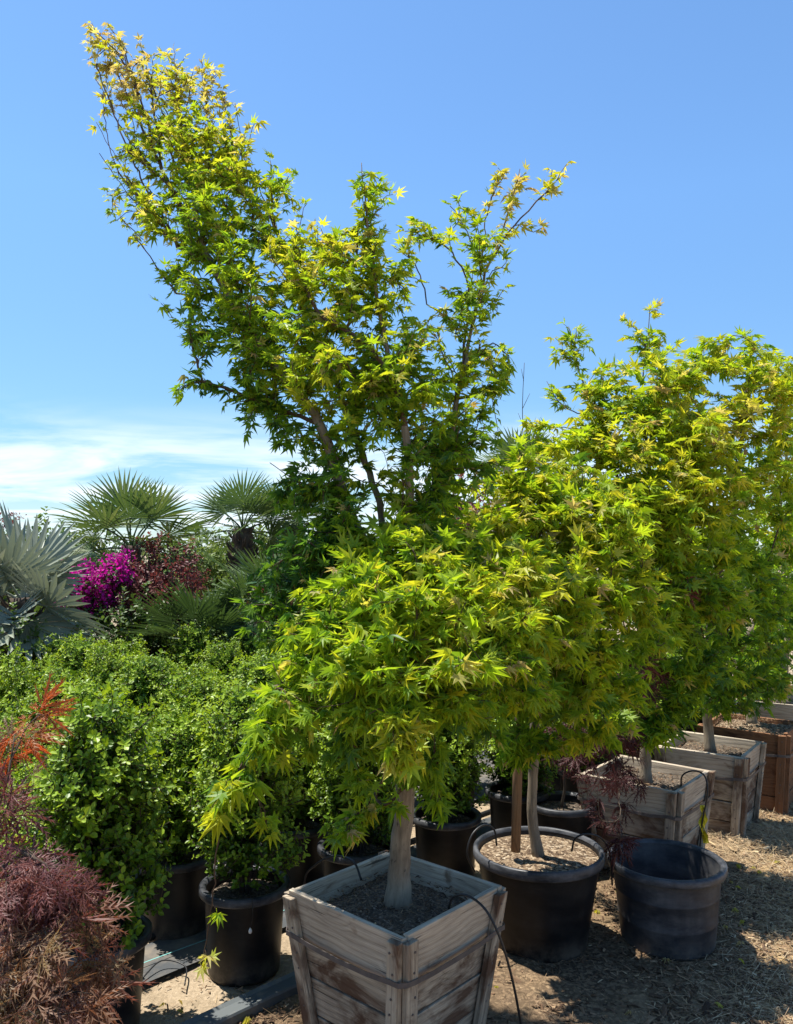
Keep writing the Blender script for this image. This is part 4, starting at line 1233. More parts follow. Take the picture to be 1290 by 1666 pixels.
maple_tree('green maple growing in the grey box behind the empty pot', b3, A3((1050, 1180, 4.45), (1053, 1060, 4.45), (1056, 960, 4.45)), [
    A3((1056, 980, 4.45), (1020, 830, 4.4), (980, 700, 4.5), (940, 600, 4.68), (925, 530, 4.72)), A3((1056, 970, 4.45), (1060, 800, 4.4), (1045, 640, 4.6), (1058, 500, 4.75)),
    A3((1056, 960, 4.45), (1110, 860, 4.25), (1130, 720, 4.3)), A3((1054, 1020, 4.45), (1120, 980, 4.2), (1180, 900, 4.15)), A3((960, 680, 4.55), (915, 660, 4.68), (890, 620, 4.72))],
    blobs3, 4.0, .0015, .4, rmax=.03, rtrunk=.03)

b4 = np.array([1.97, 5.11, .43])
blobs4 = [
    (1110, 630, 5.2, 48, 42, .3, .52, 1.1, .3, 1.2), (1180, 590, 5.2, 65, 36, .3, .50, 1.1, .3, 1.2), (1165, 690, 5.0, 75, 50, .3, .60, 1.1, .3, 1.2), (1222, 555, 5.3, 26, 26, .15, .40, 1.05, .3, 1.2),
    (1230, 670, 5.1, 65, 60, .3, .62, 1.1, .3, 1.2), (1200, 780, 5.0, 80, 60, .3, .46, 1.1, .35, 1.2), (1180, 870, 4.95, 75, 60, .3, .34, 1.1, .35, 1.2), (1230, 960, 5.0, 70, 60, .3, .25, 1.1, .4, 1.2),
    (1170, 1010, 4.95, 60, 55, .3, .24, 1.1, .4, 1.2), (1200, 1070, 5.0, 70, 45, .3, .2, 1.1, .45, 1.1), (1270, 830, 5.2, 50, 60, .3, .42, 1.1, .35, 1.1),
    (1190, 1145, 5.0, 60, 24, .2, .2, 1.1, .5, .9), (1240, 1130, 5.1, 50, 24, .2, .2, 1.1, .5, .9), (1150, 580, 5.2, 55, 35, .25, .52, 1.1, .3, 1.1), (1255, 600, 5.2, 45, 40, .25, .5, 1.1, .3, 1.1), (1200, 1120, 5.0, 70, 35, .25, .2, 1.1, .45, 1.1), (1150, 1110, 5.0, 50, 35, .2, .22, 1.1, .45, 1.0), (1250, 1090, 5.1, 50, 40, .2, .2, 1.1, .45, 1.0), (1100, 720, 5.1, 60, 60, .3, .5, 1.1, .3, 1.1), (1260, 740, 5.1, 50, 60, .3, .55, 1.1, .3, 1.1), (1270, 650, 5.2, 40, 50, .3, .55, 1.1, .3, 1.1), (1140, 800, 5.0, 60, 60, .3, .45, 1.1, .35, 1.0), (1260, 1000, 5.1, 50, 60, .3, .22, 1.1, .4, 1.1), (1110, 940, 5.0, 50, 60, .3, .26, 1.1, .4, .9),
]
maple_tree('broad green maple growing in the pale grey third box', b4, A3((1150, 1150, 5.12), (1152, 1080, 5.13), (1156, 1000, 5.15)), [
    A3((1156, 1010, 5.15), (1140, 850, 5.1), (1110, 680, 5.2)), A3((1156, 1000, 5.15), (1190, 850, 5.0), (1210, 680, 5.15), (1222, 545, 5.3)), A3((1152, 1060, 5.15), (1230, 960, 5.0), (1270, 850, 5.1)),
    A3((1152, 1060, 5.15), (1130, 980, 4.95), (1150, 900, 4.9))], blobs4, 3.5, .0015, .4, rmax=.03, rtrunk=.03)

b5 = np.array([2.46, 5.62, .50])
blobs5 = [
    (1275, 620, 5.9, 36, 45, .3, .48, 1.15, .3, 1.2), (1300, 720, 5.9, 60, 70, .35, .5, 1.15, .3, 1.2), (1290, 850, 5.8, 60, 70, .35, .36, 1.15, .35, 1.2), (1250, 920, 5.7, 60, 60, .3, .26, 1.15, .35, 1.2),
    (1300, 990, 5.7, 60, 60, .3, .22, 1.15, .4, 1.2), (1240, 1060, 5.6, 60, 45, .3, .22, 1.15, .45, 1.1), (1225, 1120, 5.5, 60, 30, .2, .2, 1.15, .5, 1.1), (1280, 1110, 5.6, 40, 30, .2, .2, 1.15, .5, 1.1), (1250, 600, 5.9, 40, 36, .2, .5, 1.1, .3, 1.1), (1350, 860, 5.9, 60, 90, .35, .4, 1.15, .35, .9), (1360, 690, 6.0, 50, 60, .3, .45, 1.15, .3, .9),
]
maple_tree('green maple in the brown box, crown cut by the right frame edge', b5, A3((1217, 1120, 5.65), (1220, 1020, 5.7)), [
    A3((1220, 1040, 5.85), (1265, 860, 5.8), (1280, 700, 5.9), (1276, 590, 5.95)), A3((1218, 1060, 5.85), (1290, 980, 5.75), (1340, 860, 5.85))], blobs5, 3.1, .0015, .4, rmax=.03, rtrunk=.03)
b6 = np.array([3.06, 6.35, .5])
blobs6 = [(1290, 1000, 6.6, 70, 60, .35, .25, 1.2, .4, 1.1), (1330, 900, 6.7, 70, 80, .35, .3, 1.2, .35, 1.0), (1320, 780, 6.8, 70, 80, .35, .4, 1.2, .35, 1.0), (1250, 1040, 6.6, 50, 40, .3, .2, 1.2, .4, 1.1), (1240, 800, 6.7, 60, 80, .3, .35, 1.2, .35, 1.0)]
maple_tree('dark green maple at far right behind the brown box maple', b6, A3((1276, 1120, 6.38), (1280, 1040, 6.4)), [
    A3((1285, 1040, 6.5), (1310, 900, 6.6), (1315, 760, 6.75)), A3((1285, 1050, 6.5), (1250, 930, 6.6), (1240, 800, 6.65))], blobs6, 2.6, .0015, .4, rmax=.03, rtrunk=.03)

# ------------------------------------------------------------------ laceleaf maples
def laceleaf(label, base, stem, limbs, blobs, dens, mat, size, tip=.0014, rmax=.02, pairs=3.6):
    root = thing('laceleaf_maple', label, 'laceleaf maple', tuple(base), 0, 'red laceleaf maples')
    pl = Plant()
    pl.limb(np.vstack([base, stem]), .045, False, jit=.004)
    for L in limbs: pl.limb(np.array(L), .05)
    T, I = blob_targets(blobs, dens)
    pl.grow(T, I, .06, 2, .6)
    lv = Leaves()
    spray(pl, lv, size, pairs, .045, .55, .55, along=.55, pet=.3, face=-.75, droopk=.55)
    plant_object(root, pl, lv, 'lace', mat, tip, 2.25, .3, 'darkbark', rmax=rmax)
bl = np.array([-1.03, 2.02, .30])
blobsL = [
    (60, 1420, 2.05, 60, 34, .14, .12, 1., .6, 1.2), (120, 1440, 2.1, 36, 30, .1, .22, 1., .7, 1.1), (20, 1460, 2.0, 50, 45, .14, .15, 1., .6, 1.1), (70, 1490, 2.05, 55, 30, .12, .25, 1., .8, 1.1),
    (135, 1490, 2.15, 30, 18, .06, .54, 1., .6, 1.1), (150, 1540, 2.12, 40, 24, .08, .45, 1., .8, 1.1), (60, 1560, 1.98, 70, 34, .14, .5, 1., .8, 1.2), (20, 1610, 1.92, 50, 45, .12, .54, 1., .8, 1.2),
    (110, 1610, 2.0, 60, 32, .12, .48, 1., .9, 1.0), (160, 1590, 2.1, 35, 20, .06, .42, 1., .9, 1.0), (60, 1655, 1.9, 70, 30, .12, .56, 1., .9, 1.0), (125, 1660, 1.98, 40, 24, .1, .5, 1., .9, 1.0), (15, 1590, 1.95, 22, 18, .05, .02, .8, .8, 1.4),
    (40, 1285, 2.15, 50, 16, .08, .14, 1., .35, .55), (20, 1310, 2.1, 26, 14, .06, .12, 1., .4, .6),
    (25, 1200, 2.25, 46, 22, .08, .9, 1., .3, .6), (85, 1165, 2.28, 32, 8, .05, .82, 1., .2, .8), (5, 1225, 2.2, 30, 14, .08, .95, 1., .4, .6),  # orange tints paint sun glowing through the upper sprays
]
laceleaf('red and bronze laceleaf maple with threadlike leaves, front left', bl, np.array([[-1.06, 2.05, .55], [-1.08, 2.1, .75], [-1.08, 2.15, .9]]), [
    np.array([[-1.08, 2.12, .85], [-1.02, 2.15, .92], at(60, 1400, 2.05), at(110, 1440, 2.08), at(160, 1545, 2.12)]),
    np.array([[-1.08, 2.1, .75], at(20, 1520, 2.0), at(60, 1600, 1.95)]),
    np.array([[-1.08, 2.15, .9], at(10, 1270, 2.15), at(40, 1190, 2.25), at(95, 1155, 2.28)]),
    np.array([[-1.08, 2.15, .9], at(20, 1300, 2.12), at(70, 1280, 2.15)])], blobsL, 1.35, 'lace', .074, pairs=2.8)
nursery_pot('nursery_pot', 'black pot under the red laceleaf maple at lower left', (-1.03, 2.02, 0), .185, .14, .345, group='black nursery pots')

bd = np.array([.90, 4.45, .30])
blobsD = [
    (940, 1240, 3.9, 45, 40, .15, .3, 1., .7, 1.1), (985, 1200, 3.95, 55, 50, .18, .35, 1., .6, 1.1), (1000, 1270, 3.75, 40, 55, .14, .25, 1., .9, 1.2), (985, 1330, 3.62, 30, 30, .08, .2, 1., .9, 1.0), (1015, 1375, 3.4, 22, 26, .05, .25, 1., 1., .9),
    (1030, 1215, 3.85, 40, 30, .12, .35, 1., .7, 1.1), (1040, 1120, 4.0, 50, 50, .2, .5, 1., .5, .6), (960, 1110, 4.1, 50, 50, .2, .4, 1., .5, .6), (1010, 1060, 4.1, 50, 40, .2, .45, 1., .5, .5), (1105, 960, 4.0, 26, 14, .06, 1.0, 1., .4, 1.6), (915, 1180, 4.1, 35, 50, .15, .3, 1., .6, 1.0), (1060, 1090, 3.95, 24, 14, .06, .9, 1., .4, 1.2),
]
laceleaf('dark purple weeping laceleaf maple between the wide pot and grey box', bd, np.array([[.92, 4.40, .6], [.96, 4.28, .9], [1.02, 4.14, 1.1]]), [
    np.array([[1.0, 4.12, .95], at(985, 1180, 3.95), at(1005, 1270, 3.75), at(1012, 1370, 3.45)]), np.array([[1.03, 4.1, 1.08], at(1040, 1100, 4.0), at(1100, 965, 4.0)]),
    np.array([[1.0, 4.12, .95], at(940, 1160, 4.0), at(920, 1240, 3.9)])], blobsD, 1.3, 'darklace', .065, pairs=3.6)
nursery_pot('nursery_pot', 'black pot holding the dark purple laceleaf maple', (.90, 4.45, 0), .19, .15, .345, group='black nursery pots')

# ------------------------------------------------------------------ boxwoods in pots
bw = [boxwood_mesh(100 + i, .30, 1.04, .20, n, lf, nl) for i, (n, lf, nl) in enumerate([(860, .026, 8), (860, .025, 8), (800, .024, 8), (820, .026, 8)])]
def in_view(p, margin=.35):
    return abs(p[0]) < p[1] * .4935 + margin and p[1] > 1.2
pot_proto = None
GP = 'black nursery pots'
GB = 'boxwood shrubs standing in rows'
ordn = ['front', 'second', 'third', 'fourth', 'fifth', 'sixth', 'seventh', 'eighth']
special = {(0, 0): ('boxwood in the front row just behind the red laceleaf maple', 'black pot at lower left beside the sandy strip, under a boxwood'),
           (1, 0): ('boxwood partly covered by the hanging maple twig', 'black pot with dusty grey rim behind the hanging maple twig'),
           (2, 0): ('boxwood directly behind the left corner of the front wooden box', 'black pot behind the left corner of the front wooden box'),
           (3, 0): ('boxwood behind the tall maple trunk', 'tall dark pot just behind the tall maple trunk'),
           (1, 1): ('boxwood in the gap between the two front left pots', 'shaded black pot in the gap between the two front left pots'),
           (4, 0): ('boxwood low behind the stake of the wide pot', 'black pot seen past the stake of the wide pot')}
proto_root = None
nshr = 0
def place_boxwood(i, j, k, p, label, lab_pot, s, rz, hs=1.0):
    global pot_proto
    x, y = float(p[0]), float(p[1])
    if lab_pot:
        if pot_proto is None:
            pot_proto = nursery_pot('nursery_pot', lab_pot, (x, y, 0), .185, .145, .345, group=GP)
        else:
            c = copy_tree(pot_proto); c.location = (x, y, 0); c.rotation_euler = (0, 0, rz); c['label'] = lab_pot
    fo, st = bw[k]
    r = thing('boxwood_shrub', label, 'boxwood', (x, y, .29), rz, GB)
    r.scale = (s, s, s * hs)
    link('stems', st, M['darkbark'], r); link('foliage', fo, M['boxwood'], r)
rows = []
for j in range(0, 8):
    row = []
    for i in range(-3, 9):
        p = uv(i * .62 + (.0 if j != 1 else -.02), j * .5)[:2] + rng.normal(0, .025, 2) * (0 if (i, j) in special else 1)
        if not in_view(p) or (i, j) == (-1, 0): continue
        if j > 4 and i > 5: continue
        if i > 5 and j > 2: continue
        row.append((i, p))
    rows.append(row)
ordi = ['leftmost', 'second', 'third', 'fourth', 'fifth', 'sixth', 'seventh', 'eighth', 'ninth', 'tenth']
for j, row in enumerate(rows):
    row.sort(key=lambda q: q[1][0] / q[1][1])
    for n_, (i, p) in enumerate(row):
        if (i, j) in special:
            lab, lp = special[(i, j)]
        else:
            side = ('leftmost' if n_ == 0 else ordi[n_] + ' from the left') + ' in the ' + ordn[j] + ' row back'
            if j == 0: side = ordi[n_] + ' from the left in the front row, under the maples'
            lab = 'glossy green boxwood, ' + side
            lp = ('black pot of the boxwood ' + side) if j <= 1 else None
        k = int(rng.integers(4))
        big = 1.10 if (i, j) == (0, 0) else 1.0
        place_boxwood(i, j, k, p, lab, lp, big * rng.uniform(.88, 1.02), rng.uniform(0, 6.28), rng.uniform(.84, 1.10))

# ------------------------------------------------------------------ palms and bushes behind
def fan_mesh(R, nseg, spread, petiole, seed, seg_w=1.0, split=.45, droop=.25, tint=.5):
    """one fan frond along +X: stalk, then folded blade segments joined near the stalk"""
    r = np.random.default_rng(seed)
    g = Geo()
    P = catmull([(0, 0, 0), (petiole * .5, 0, petiole * .06), (petiole, 0, 0)], .08)
    tube(g, P, np.linspace(.014, .009, len(P)) * R * 1.6, 5, True, tint * .8)
    for k in range(nseg):
        a = math.radians(-spread / 2 + spread * k / (nseg - 1))
        da = math.radians(spread / (nseg - 1)) * .5 * seg_w
        L = R * (1 - .22 * (abs(a) / math.radians(spread / 2)) ** 2) * r.uniform(.92, 1.05)
        tt = tint + r.normal(0, .12)
        V = []; F_ = []
        st = [.02, split * .6, split, .8, 1.0]
        dz = r.normal(0, .03); da_j = a + r.normal(0, .015)
        for q, s in enumerate(st):
            rr = L * s
            w = rr * math.tan(da) if s <= split else L * split * math.tan(da) * (1 - (s - split) / (1 - split)) ** .8
            c = np.array([petiole + rr * math.cos(da_j), rr * math.sin(da_j), 0])
            sd = np.array([-math.sin(da_j), math.cos(da_j), 0])
            z = -droop * R * max(0, s - .3) ** 2 + dz * rr + .10 * R * abs(math.sin(a)) * s
            for e, zz in ((-1, .0), (0, -.35), (1, 0)):
                V.append(c + sd * w * e + np.array([0, 0, z + zz * w]))
        for q in range(len(st) - 1):
            b = q * 3
            F_ += [(b, b + 1, b + 4, b + 3), (b + 1, b + 2, b + 5, b + 4)]
        g.add(V, F_, None, np.clip(tt + np.repeat(st, 3) * .12, 0, 1))
    return g.mesh('frond')

def fan_palm(label, px, py, Y, R, n, mat, petiole=.55, trunk_r=.11, seed=0, nseg=30, spread=230, el=(-.5, 1.2), cat='fan palm', group=None, skirt=True, droop=.25, tint=.5, aim=None, seg_w=1.0, split=.45):
    c = at(px, py, Y)
    r = np.random.default_rng(seed)
    root = thing('fan_palm', label, cat, (c[0], Y, 0), 0, group)
    g = Geo()
    H = max(.12, c[2])
    P = catmull([(0, 0, 0), (.02, 0, H * .5), (0, 0, H + .04)], .05)
    tube(g, P, trunk_r * (1 + .12 * r.normal(0, 1, len(P))) * np.linspace(1.0, .85, len(P)), 10, True, 0, .2)
    for q in range(int(60 * H)):                       # old leaf bases
        z = r.uniform(.1, H); a = r.uniform(0, 6.28)
        b = np.array([math.cos(a), math.sin(a), 0])
        tube(g, [b * trunk_r * .8 + [0, 0, z], b * trunk_r * 1.25 + [0, 0, z + .05], b * trunk_r * 1.55 + [0, 0, z + .12]], [.018, .013, .004], 4, False)
    link('trunk', g.mesh('trunk', True), M['darkbark'], root)
    ms = [fan_mesh(R, nseg, spread + r.uniform(-25, 25), petiole * r.uniform(.85, 1.1), seed * 10 + k, seg_w, split, droop, tint) for k in range(4)]
    for k in range(n):
        a = k * 2.39996 + r.uniform(-.25, .25)
        q = (k + .5) / n
        e = el[1] + (el[0] - el[1]) * q
        if aim and k < len(aim): a, e = aim[k]
        o = link('frond', ms[k % 4], M[mat], root)
        o.location = (0, 0, H)
        tw = r.uniform(-.8, .8)
        o.rotation_euler = (Matrix.Rotation(a, 4, 'Z') @ Matrix.Rotation(-e, 4, 'Y') @ Matrix.Rotation(tw, 4, 'X')).to_euler()
        s = r.uniform(.85, 1.1); o.scale = (s, s, s)
    return root

fan_palm('silvery blue fan palm with broad stiff leaves at left edge', 36, 980, 6.9, .58, 13, 'silver', .30, .12, 3, 30, 265, (.1, 1.2), group=None, droop=.08, tint=.5, seg_w=1.02, split=.62,
         aim=[(1.25, 1.15), (2.5, 1.25), (2.9, .8), (1.9, .75), (.6, .7), (-2.6, .5), (3.0, .3), (1.5, .4), (-2.0, .9), (-1.57, -.6), (-1.0, -.5), (-2.2, -.5), (-.4, -.1)])
fan_palm('grey green fan palm behind the magenta bougainvillea', 214, 893, 9.4, .62, 15, 'palm', .50, .13, 5, 24, 190, (-.35, 1.35), droop=.22, tint=.55, seg_w=.92, split=.5, group='fan palms beyond the boxwoods')
fan_palm('fan palm on a dark shaggy trunk, beside the tall maple', 395, 865, 9.8, .52, 15, 'palm', .42, .13, 6, 24, 190, (-.35, 1.3), droop=.22, tint=.5, seg_w=.92, split=.5, group='fan palms beyond the boxwoods')
fan_palm('low dark fan palm beneath the dull red shrub', 325, 1050, 7.6, .46, 12, 'palm', .30, .10, 7, 22, 190, (-.1, 1.2), droop=.25, tint=.1, seg_w=.92, split=.5, group='fan palms beyond the boxwoods')
fan_palm('low fan palm right of the shaggy palm trunk', 430, 985, 8.0, .46, 13, 'palm', .36, .10, 8, 22, 190, (-.1, 1.2), droop=.2, tint=.4, seg_w=.92, split=.5, group='fan palms beyond the boxwoods')
fan_palm('fan palm peeking above the potted maple', 850, 775, 9.5, .42, 14, 'palm', .34, .12, 9, 22, 190, (.0, 1.3), droop=.2, tint=.6, seg_w=.92, split=.5, group='fan palms beyond the boxwoods')
fan_palm('fan palm half hidden behind the tall maple stems', 480, 860, 10.2, .45, 14, 'palm', .38, .12, 10, 22, 190, (.0, 1.2), droop=.2, tint=.5, seg_w=.92, split=.5, group='fan palms beyond the boxwoods')

def feather_palm(label, px, py, Y, n, L, seed):
    r = np.random.default_rng(seed)
    c = at(px, py, Y); H = c[2]
    root = thing('feather_palm', label, 'feather palm', (c[0], Y, 0))
    g = Geo(); P = catmull([(0, 0, 0), (0.01, 0, H * .5), (0, 0, H)], .1)
    tube(g, P, .10, 9, True, 0, .2); link('trunk', g.mesh('trunk', True), M['darkbark'], root)
    g = Geo()
    R_ = catmull([(0, 0, 0), (L * .45, 0, L * .12), (L * .8, 0, L * .02), (L, 0, -L * .14)], L / 26)
    tube(g, R_, np.linspace(.012, .003, len(R_)), 5, False, .6)
    for i in range(4, len(R_)):
        s = i / len(R_); d = norm(R_[min(i + 1, len(R_) - 1)] - R_[i - 1])
        for sg in (-1, 1):
            out = norm(np.array([d[0] * .75, sg * .8, d[2] * .75 + .25]))
            l = L * .26 * (1 - .6 * abs(s - .45))
            p = R_[i]; w = norm(np.cross(out, [0, 0, 1])) * .008
            g.add([p - w, p + w, p + out * l * .6 + w - [0, 0, .02], p + out * l - [0, 0, .06], p + out * l * .6 - w - [0, 0, .02]], [(0, 1, 2, 3, 4)], None, .55 + r.normal(0, .1))
    me = g.mesh('frond')
    for k in range(n):
        o = link('frond', me, M['palm'], root); o.location = (0, 0, H)
        o.rotation_euler = (Matrix.Rotation(k * 2.4 + .3, 4, 'Z') @ Matrix.Rotation(-(1.15 - 1.0 * k / n), 4, 'Y') @ Matrix.Rotation(r.uniform(-.5, .5), 4, 'X')).to_euler()
feather_palm('feather palm with arching fronds behind the tall maple stems', 735, 905, 9.0, 14, .85, 4)

# bougainvillea: green shoots and magenta bracts
def bougainvillea():
    root = thing('bougainvillea', 'bright magenta bougainvillea left of the dull red shrub', 'bougainvillea', tuple(at(138, 1040, 8.4)[:2]) + (0,))
    lv = Leaves(); fl = Leaves(); g = Geo()
    cb = np.array([root.location[0], 8.4, 0])
    for k in range(330):
        v = norm(rng.normal(0, 1, 3)) * rng.random() ** .45
        p = at(138 + v[0] * 56, 966 + v[1] * 56, 8.4 + v[2] * .35)
        if rng.random() < .15: p = at(192 + v[0] * 26, 935 + v[1] * 40, 8.4 + v[2] * .3)
        base = p - norm(p - cb - [0, 0, .6]) * .14
        shoot_leaves(lv, g, base, p, 5, .045, .3)
        n = 12
        q = p + rng.normal(0, .035, (n, 3))
        fl.add(q, norm(rng.normal(0, 1, (n, 3))), rng.normal(0, 1, (n, 3)) + [0, -.4, .6], rng.uniform(.025, .045, n), np.clip(.55 + rng.normal(0, .22, n), 0, 1))
    for k in range(9):
        a = k * .7
        tp = cb + np.array([.3 * math.cos(a), .25 * math.sin(a), 1.25])
        tube(g, catmull([cb, cb * .7 + tp * .3 + [.03, 0, .15], tp], .1), np.linspace(.014, .004, len(catmull([cb, cb * .7 + tp * .3 + [.03, 0, .15], tp], .1))), 5, False)
    link('stems', g.mesh('stems', True), M['darkbark'], root, True)
    link('foliage', lv.mesh('foliage', 'oval'), M['bushleaf'], root, True)
    link('flowers', fl.mesh('flowers', 'bract'), M['bract'], root, True)
bougainvillea()

GBU = 'bushes beyond the boxwoods'
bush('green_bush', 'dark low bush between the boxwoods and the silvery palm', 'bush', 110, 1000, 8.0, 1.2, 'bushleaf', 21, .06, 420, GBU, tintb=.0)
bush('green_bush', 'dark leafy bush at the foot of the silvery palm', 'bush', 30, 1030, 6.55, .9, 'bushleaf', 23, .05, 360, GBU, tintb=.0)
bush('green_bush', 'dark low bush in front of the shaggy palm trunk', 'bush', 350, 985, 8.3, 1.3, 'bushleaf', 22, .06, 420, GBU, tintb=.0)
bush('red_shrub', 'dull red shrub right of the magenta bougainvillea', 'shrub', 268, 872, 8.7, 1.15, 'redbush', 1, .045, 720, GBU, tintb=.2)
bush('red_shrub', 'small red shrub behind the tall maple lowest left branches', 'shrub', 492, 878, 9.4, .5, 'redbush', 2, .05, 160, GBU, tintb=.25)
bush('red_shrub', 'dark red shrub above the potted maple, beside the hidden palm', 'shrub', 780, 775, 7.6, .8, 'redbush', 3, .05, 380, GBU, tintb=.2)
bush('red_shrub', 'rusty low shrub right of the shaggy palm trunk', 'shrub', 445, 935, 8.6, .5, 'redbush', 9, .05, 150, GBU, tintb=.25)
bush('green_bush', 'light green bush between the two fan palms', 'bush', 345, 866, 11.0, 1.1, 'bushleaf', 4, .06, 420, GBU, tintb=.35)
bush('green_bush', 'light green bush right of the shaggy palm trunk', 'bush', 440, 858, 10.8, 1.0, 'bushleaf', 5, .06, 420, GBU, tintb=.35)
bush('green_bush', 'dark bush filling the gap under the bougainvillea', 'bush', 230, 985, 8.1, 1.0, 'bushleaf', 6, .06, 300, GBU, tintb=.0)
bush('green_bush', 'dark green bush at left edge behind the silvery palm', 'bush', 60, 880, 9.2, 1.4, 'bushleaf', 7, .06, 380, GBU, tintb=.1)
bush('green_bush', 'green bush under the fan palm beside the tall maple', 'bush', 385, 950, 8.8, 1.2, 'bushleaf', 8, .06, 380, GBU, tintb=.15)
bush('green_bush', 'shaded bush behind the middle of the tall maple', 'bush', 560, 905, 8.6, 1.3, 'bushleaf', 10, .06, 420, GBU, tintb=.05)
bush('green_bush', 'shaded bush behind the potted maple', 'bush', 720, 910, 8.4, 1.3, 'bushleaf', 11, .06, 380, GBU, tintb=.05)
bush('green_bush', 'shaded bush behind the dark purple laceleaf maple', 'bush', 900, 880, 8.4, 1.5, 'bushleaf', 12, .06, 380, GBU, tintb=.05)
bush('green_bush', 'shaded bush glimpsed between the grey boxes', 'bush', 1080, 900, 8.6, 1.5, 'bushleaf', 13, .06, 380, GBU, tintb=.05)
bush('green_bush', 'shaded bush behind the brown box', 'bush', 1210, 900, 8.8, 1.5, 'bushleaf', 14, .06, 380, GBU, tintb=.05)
bush('red_shrub', 'reddish tree top rising at the far left edge', 'shrub', -8, 822, 11.0, .7, 'redbush', 15, .05, 200, GBU, tintb=.2)
far = [('rounded pale tree on the horizon behind the silvery palm', 110, 862, 22, 3.4), ('rounded tree on the horizon behind the bougainvillea palm', 250, 872, 24, 3.6), ('low tree on the horizon between the fan palms', 350, 876, 21, 3.0),
       ('low far tree just right of the shaggy palm', 470, 868, 23, 3.4), ('far tree behind the tall maple', 600, 866, 24, 4.0), ('far tree seen through the maple stems', 740, 868, 22, 3.6), ('far tree behind the potted maple', 900, 862, 24, 4.2), ('far tree behind the box maples', 1080, 860, 23, 4.2), ('far tree at the right frame edge', 1260, 860, 24, 4.4), ('far tree at the left frame edge', 10, 870, 24, 3.6)]
for k, (lab, px, py, Y, w) in enumerate(far):
    bush('distant_tree', lab, 'tree', px, py, Y, w, 'bushleaf', 30 + k, .16, 240, 'trees on the horizon', tintb=.2, nleaf=6, L=(.3, .6))

# a bare twig standing above the potted maple
g = Geo()
P = A3((851, 740, 7.2), (850, 660, 7.2), (853, 590, 7.2))
stem_ = np.vstack([[P[0][0], 7.2, .02], P])
tube(g, catmull(stem_, .15), np.linspace(.008, .0025, len(catmull(stem_, .15))), 5, True)
for (a, b) in (((850, 665), (862, 640)), ((850, 690), (843, 672)), ((852, 620), (848, 600))):
    tube(g, A3(a + (7.2,), b + (7.2,)), [.003, .0018], 4, True)
tag(link('bare_sapling', g.mesh('bare_sapling', True), M['darkbark']), 'thin bare sapling standing against the sky above the potted maple', 'sapling')

# ------------------------------------------------------------------ drip tubes, ribbon and other small things
def drip(label, pts, r=.0042):
    g = Geo()
    P = catmull(pts, .02)
    tube(g, P, r, 7, True)
    tag(link('drip_tube', g.mesh('drip_tube', True), M['tubing']), label, 'drip tube', 'black drip tubes')
drip('black drip tube arching over the back left edge of the front box', np.vstack([A3((500, 1560, 3.15), (495, 1440, 3.12)), A3((512, 1408, 3.08), (545, 1393, 3.04), (575, 1402, 2.98), (588, 1432, 2.95))]))
drip('black drip tube looping over the right edge of the front box', np.vstack([A3((730, 1478, 2.72), (737, 1460, 2.70), (760, 1457, 2.66), (790, 1480, 2.62), (815, 1530, 2.60), (835, 1600, 2.60)), [at(850, 1680, 2.62)]]))
drip('black drip tube over the left rim of the wide pot', A3((772, 1418, 3.45), (760, 1390, 3.42), (768, 1358, 3.44), (788, 1342, 3.48), (804, 1350, 3.50), (808, 1376, 3.5)))
drip('black drip tube over the right rim of the wide pot', A3((930, 1385, 3.5), (936, 1364, 3.48), (955, 1357, 3.46), (978, 1364, 3.5), (992, 1388, 3.56), (996, 1440, 3.62)))
drip('black drip tube arching over the grey box behind the empty pot', A3((1108, 1282, 4.3), (1110, 1262, 4.26), (1128, 1254, 4.2), (1146, 1262, 4.15), (1151, 1290, 4.12), (1142, 1340, 4.12), (1138, 1390, 4.14)))
drip('thin black drip tube beside the lower left pot', [uv(.25, .16, .03), uv(.36, .2, .05), uv(.42, .12, .035), uv(.36, .02, .02)], .003)
g = Geo()
P = catmull(A3((1143, 1310, 4.14), (1142, 1345, 4.12), (1147, 1372, 4.12)), .01)
for off in (0, .012):
    V = []
    for i, p in enumerate(P):
        w = .012 * (1 + .4 * math.sin(i * .9 + off * 100))
        s = np.array([math.cos(i * .3 + off * 60), math.sin(i * .3 + off * 60), 0])
        V += [p + s * w + [off, 0, 0], p - s * w + [off, 0, 0], p - s * w + [off, .0015, 0], p + s * w + [off, .0015, 0]]
    n = len(P)
    g.add(V, [(4 * i + a, 4 * i + (a + 1) % 4, 4 * i + 4 + (a + 1) % 4, 4 * i + 4 + a) for i in range(n - 1) for a in range(4)] + [(0, 1, 2, 3), (4 * n - 1, 4 * n - 2, 4 * n - 3, 4 * n - 4)])
tag(link('marking_ribbon', g.mesh('marking_ribbon'), M['yellow']), 'yellow plastic ribbon hanging from a drip tube behind the empty pot', 'ribbon')
g = Geo()
tube(g, catmull(A3((410, 1462, 3.14), (411, 1490, 3.12), (407, 1512, 3.12)), .02), .0015, 4)
wire = link('hanging_wire', g.mesh('hanging_wire'), M['tubing'])
tag(wire, 'thin wire with a white clip hanging on the dusty rimmed pot', 'wire')
g = Geo(); p = at(407, 1514, 3.12)
lathe(g, [(0.0005, -.012), (.006, -.008), (.007, 0), (.003, .008), (.0005, .012)], 10)
cl = link('clip', g.mesh('clip', True), M['white'], wire); cl.location = p
g = Geo()
hexa(g, [(-.07, -.05, 0), (.07, -.06, 0), (.075, .05, 0), (-.06, .06, 0), (-.07, -.05, .012), (.07, -.06, .012), (.075, .05, .012), (-.06, .06, .012)], [(0, 0, 0)] * 8, .002, .002)
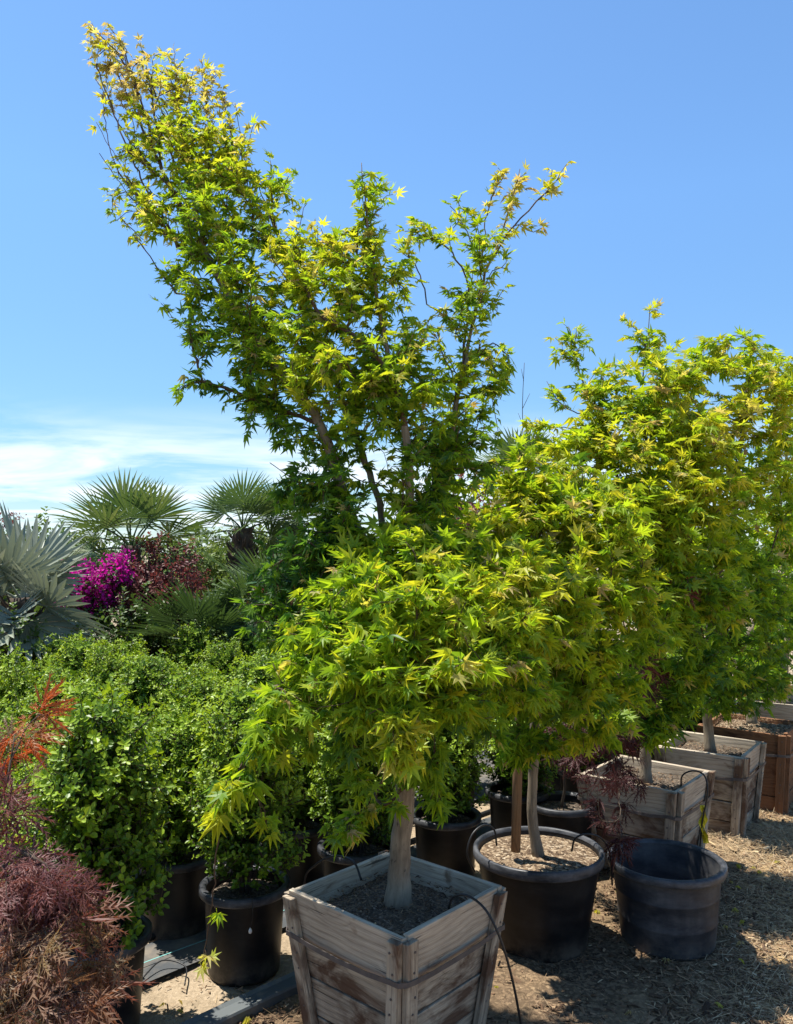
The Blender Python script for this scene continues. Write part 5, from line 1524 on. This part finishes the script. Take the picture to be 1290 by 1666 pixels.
o = link('broken_tile', g.mesh('broken_tile'), M['greyboard']); p = at(926, 1345, 4.9); o.location = (p[0] - .03, 4.85, .012); o.rotation_euler = (.05, -.04, .5)
tag(o, 'flat pale grey slab lying on the ground behind the wide pot', 'slab')
g = Geo()
hexa(g, [(-.06, -.03, 0), (.06, -.03, 0), (.06, .03, 0), (-.06, .03, 0), (-.06, -.03, .02), (.06, -.03, .02), (.06, .03, .02), (-.06, .03, .02)], [(0, 0, 3), (.12, 0, 3), (.12, .06, 3), (0, .06, 3)] * 2)
o = link('wood_offcut', g.mesh('wood_offcut'), M['greywood']); p = at(1190, 1352, 4.88); o.location = (p[0], 4.88, .006); o.rotation_euler = (0, 0, -.3)
tag(o, 'short grey wood offcut lying by the pale third box', 'offcut')
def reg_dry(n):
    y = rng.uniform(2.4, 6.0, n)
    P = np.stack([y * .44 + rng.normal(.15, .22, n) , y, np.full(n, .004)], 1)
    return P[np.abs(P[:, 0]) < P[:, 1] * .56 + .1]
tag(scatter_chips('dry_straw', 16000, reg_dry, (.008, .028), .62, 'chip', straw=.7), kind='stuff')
lv = Leaves()
n_ = 260
P = np.stack([rng.uniform(-1.0, 3.4, n_), rng.uniform(2.5, 6.0, n_), np.full(n_, .014)], 1)
yw = rng.uniform(0, 6.28, n_)
lv.add(P, np.stack([np.cos(yw), np.sin(yw), rng.normal(0, .1, n_)], 1), np.stack([rng.normal(0, .25, n_), rng.normal(0, .25, n_), np.ones(n_)], 1), rng.uniform(.018, .036, n_), rng.uniform(.72, 1.0, n_))
tag(link('fallen_leaves', lv.mesh('fallen_leaves', 'dry'), M['maple']), kind='stuff')
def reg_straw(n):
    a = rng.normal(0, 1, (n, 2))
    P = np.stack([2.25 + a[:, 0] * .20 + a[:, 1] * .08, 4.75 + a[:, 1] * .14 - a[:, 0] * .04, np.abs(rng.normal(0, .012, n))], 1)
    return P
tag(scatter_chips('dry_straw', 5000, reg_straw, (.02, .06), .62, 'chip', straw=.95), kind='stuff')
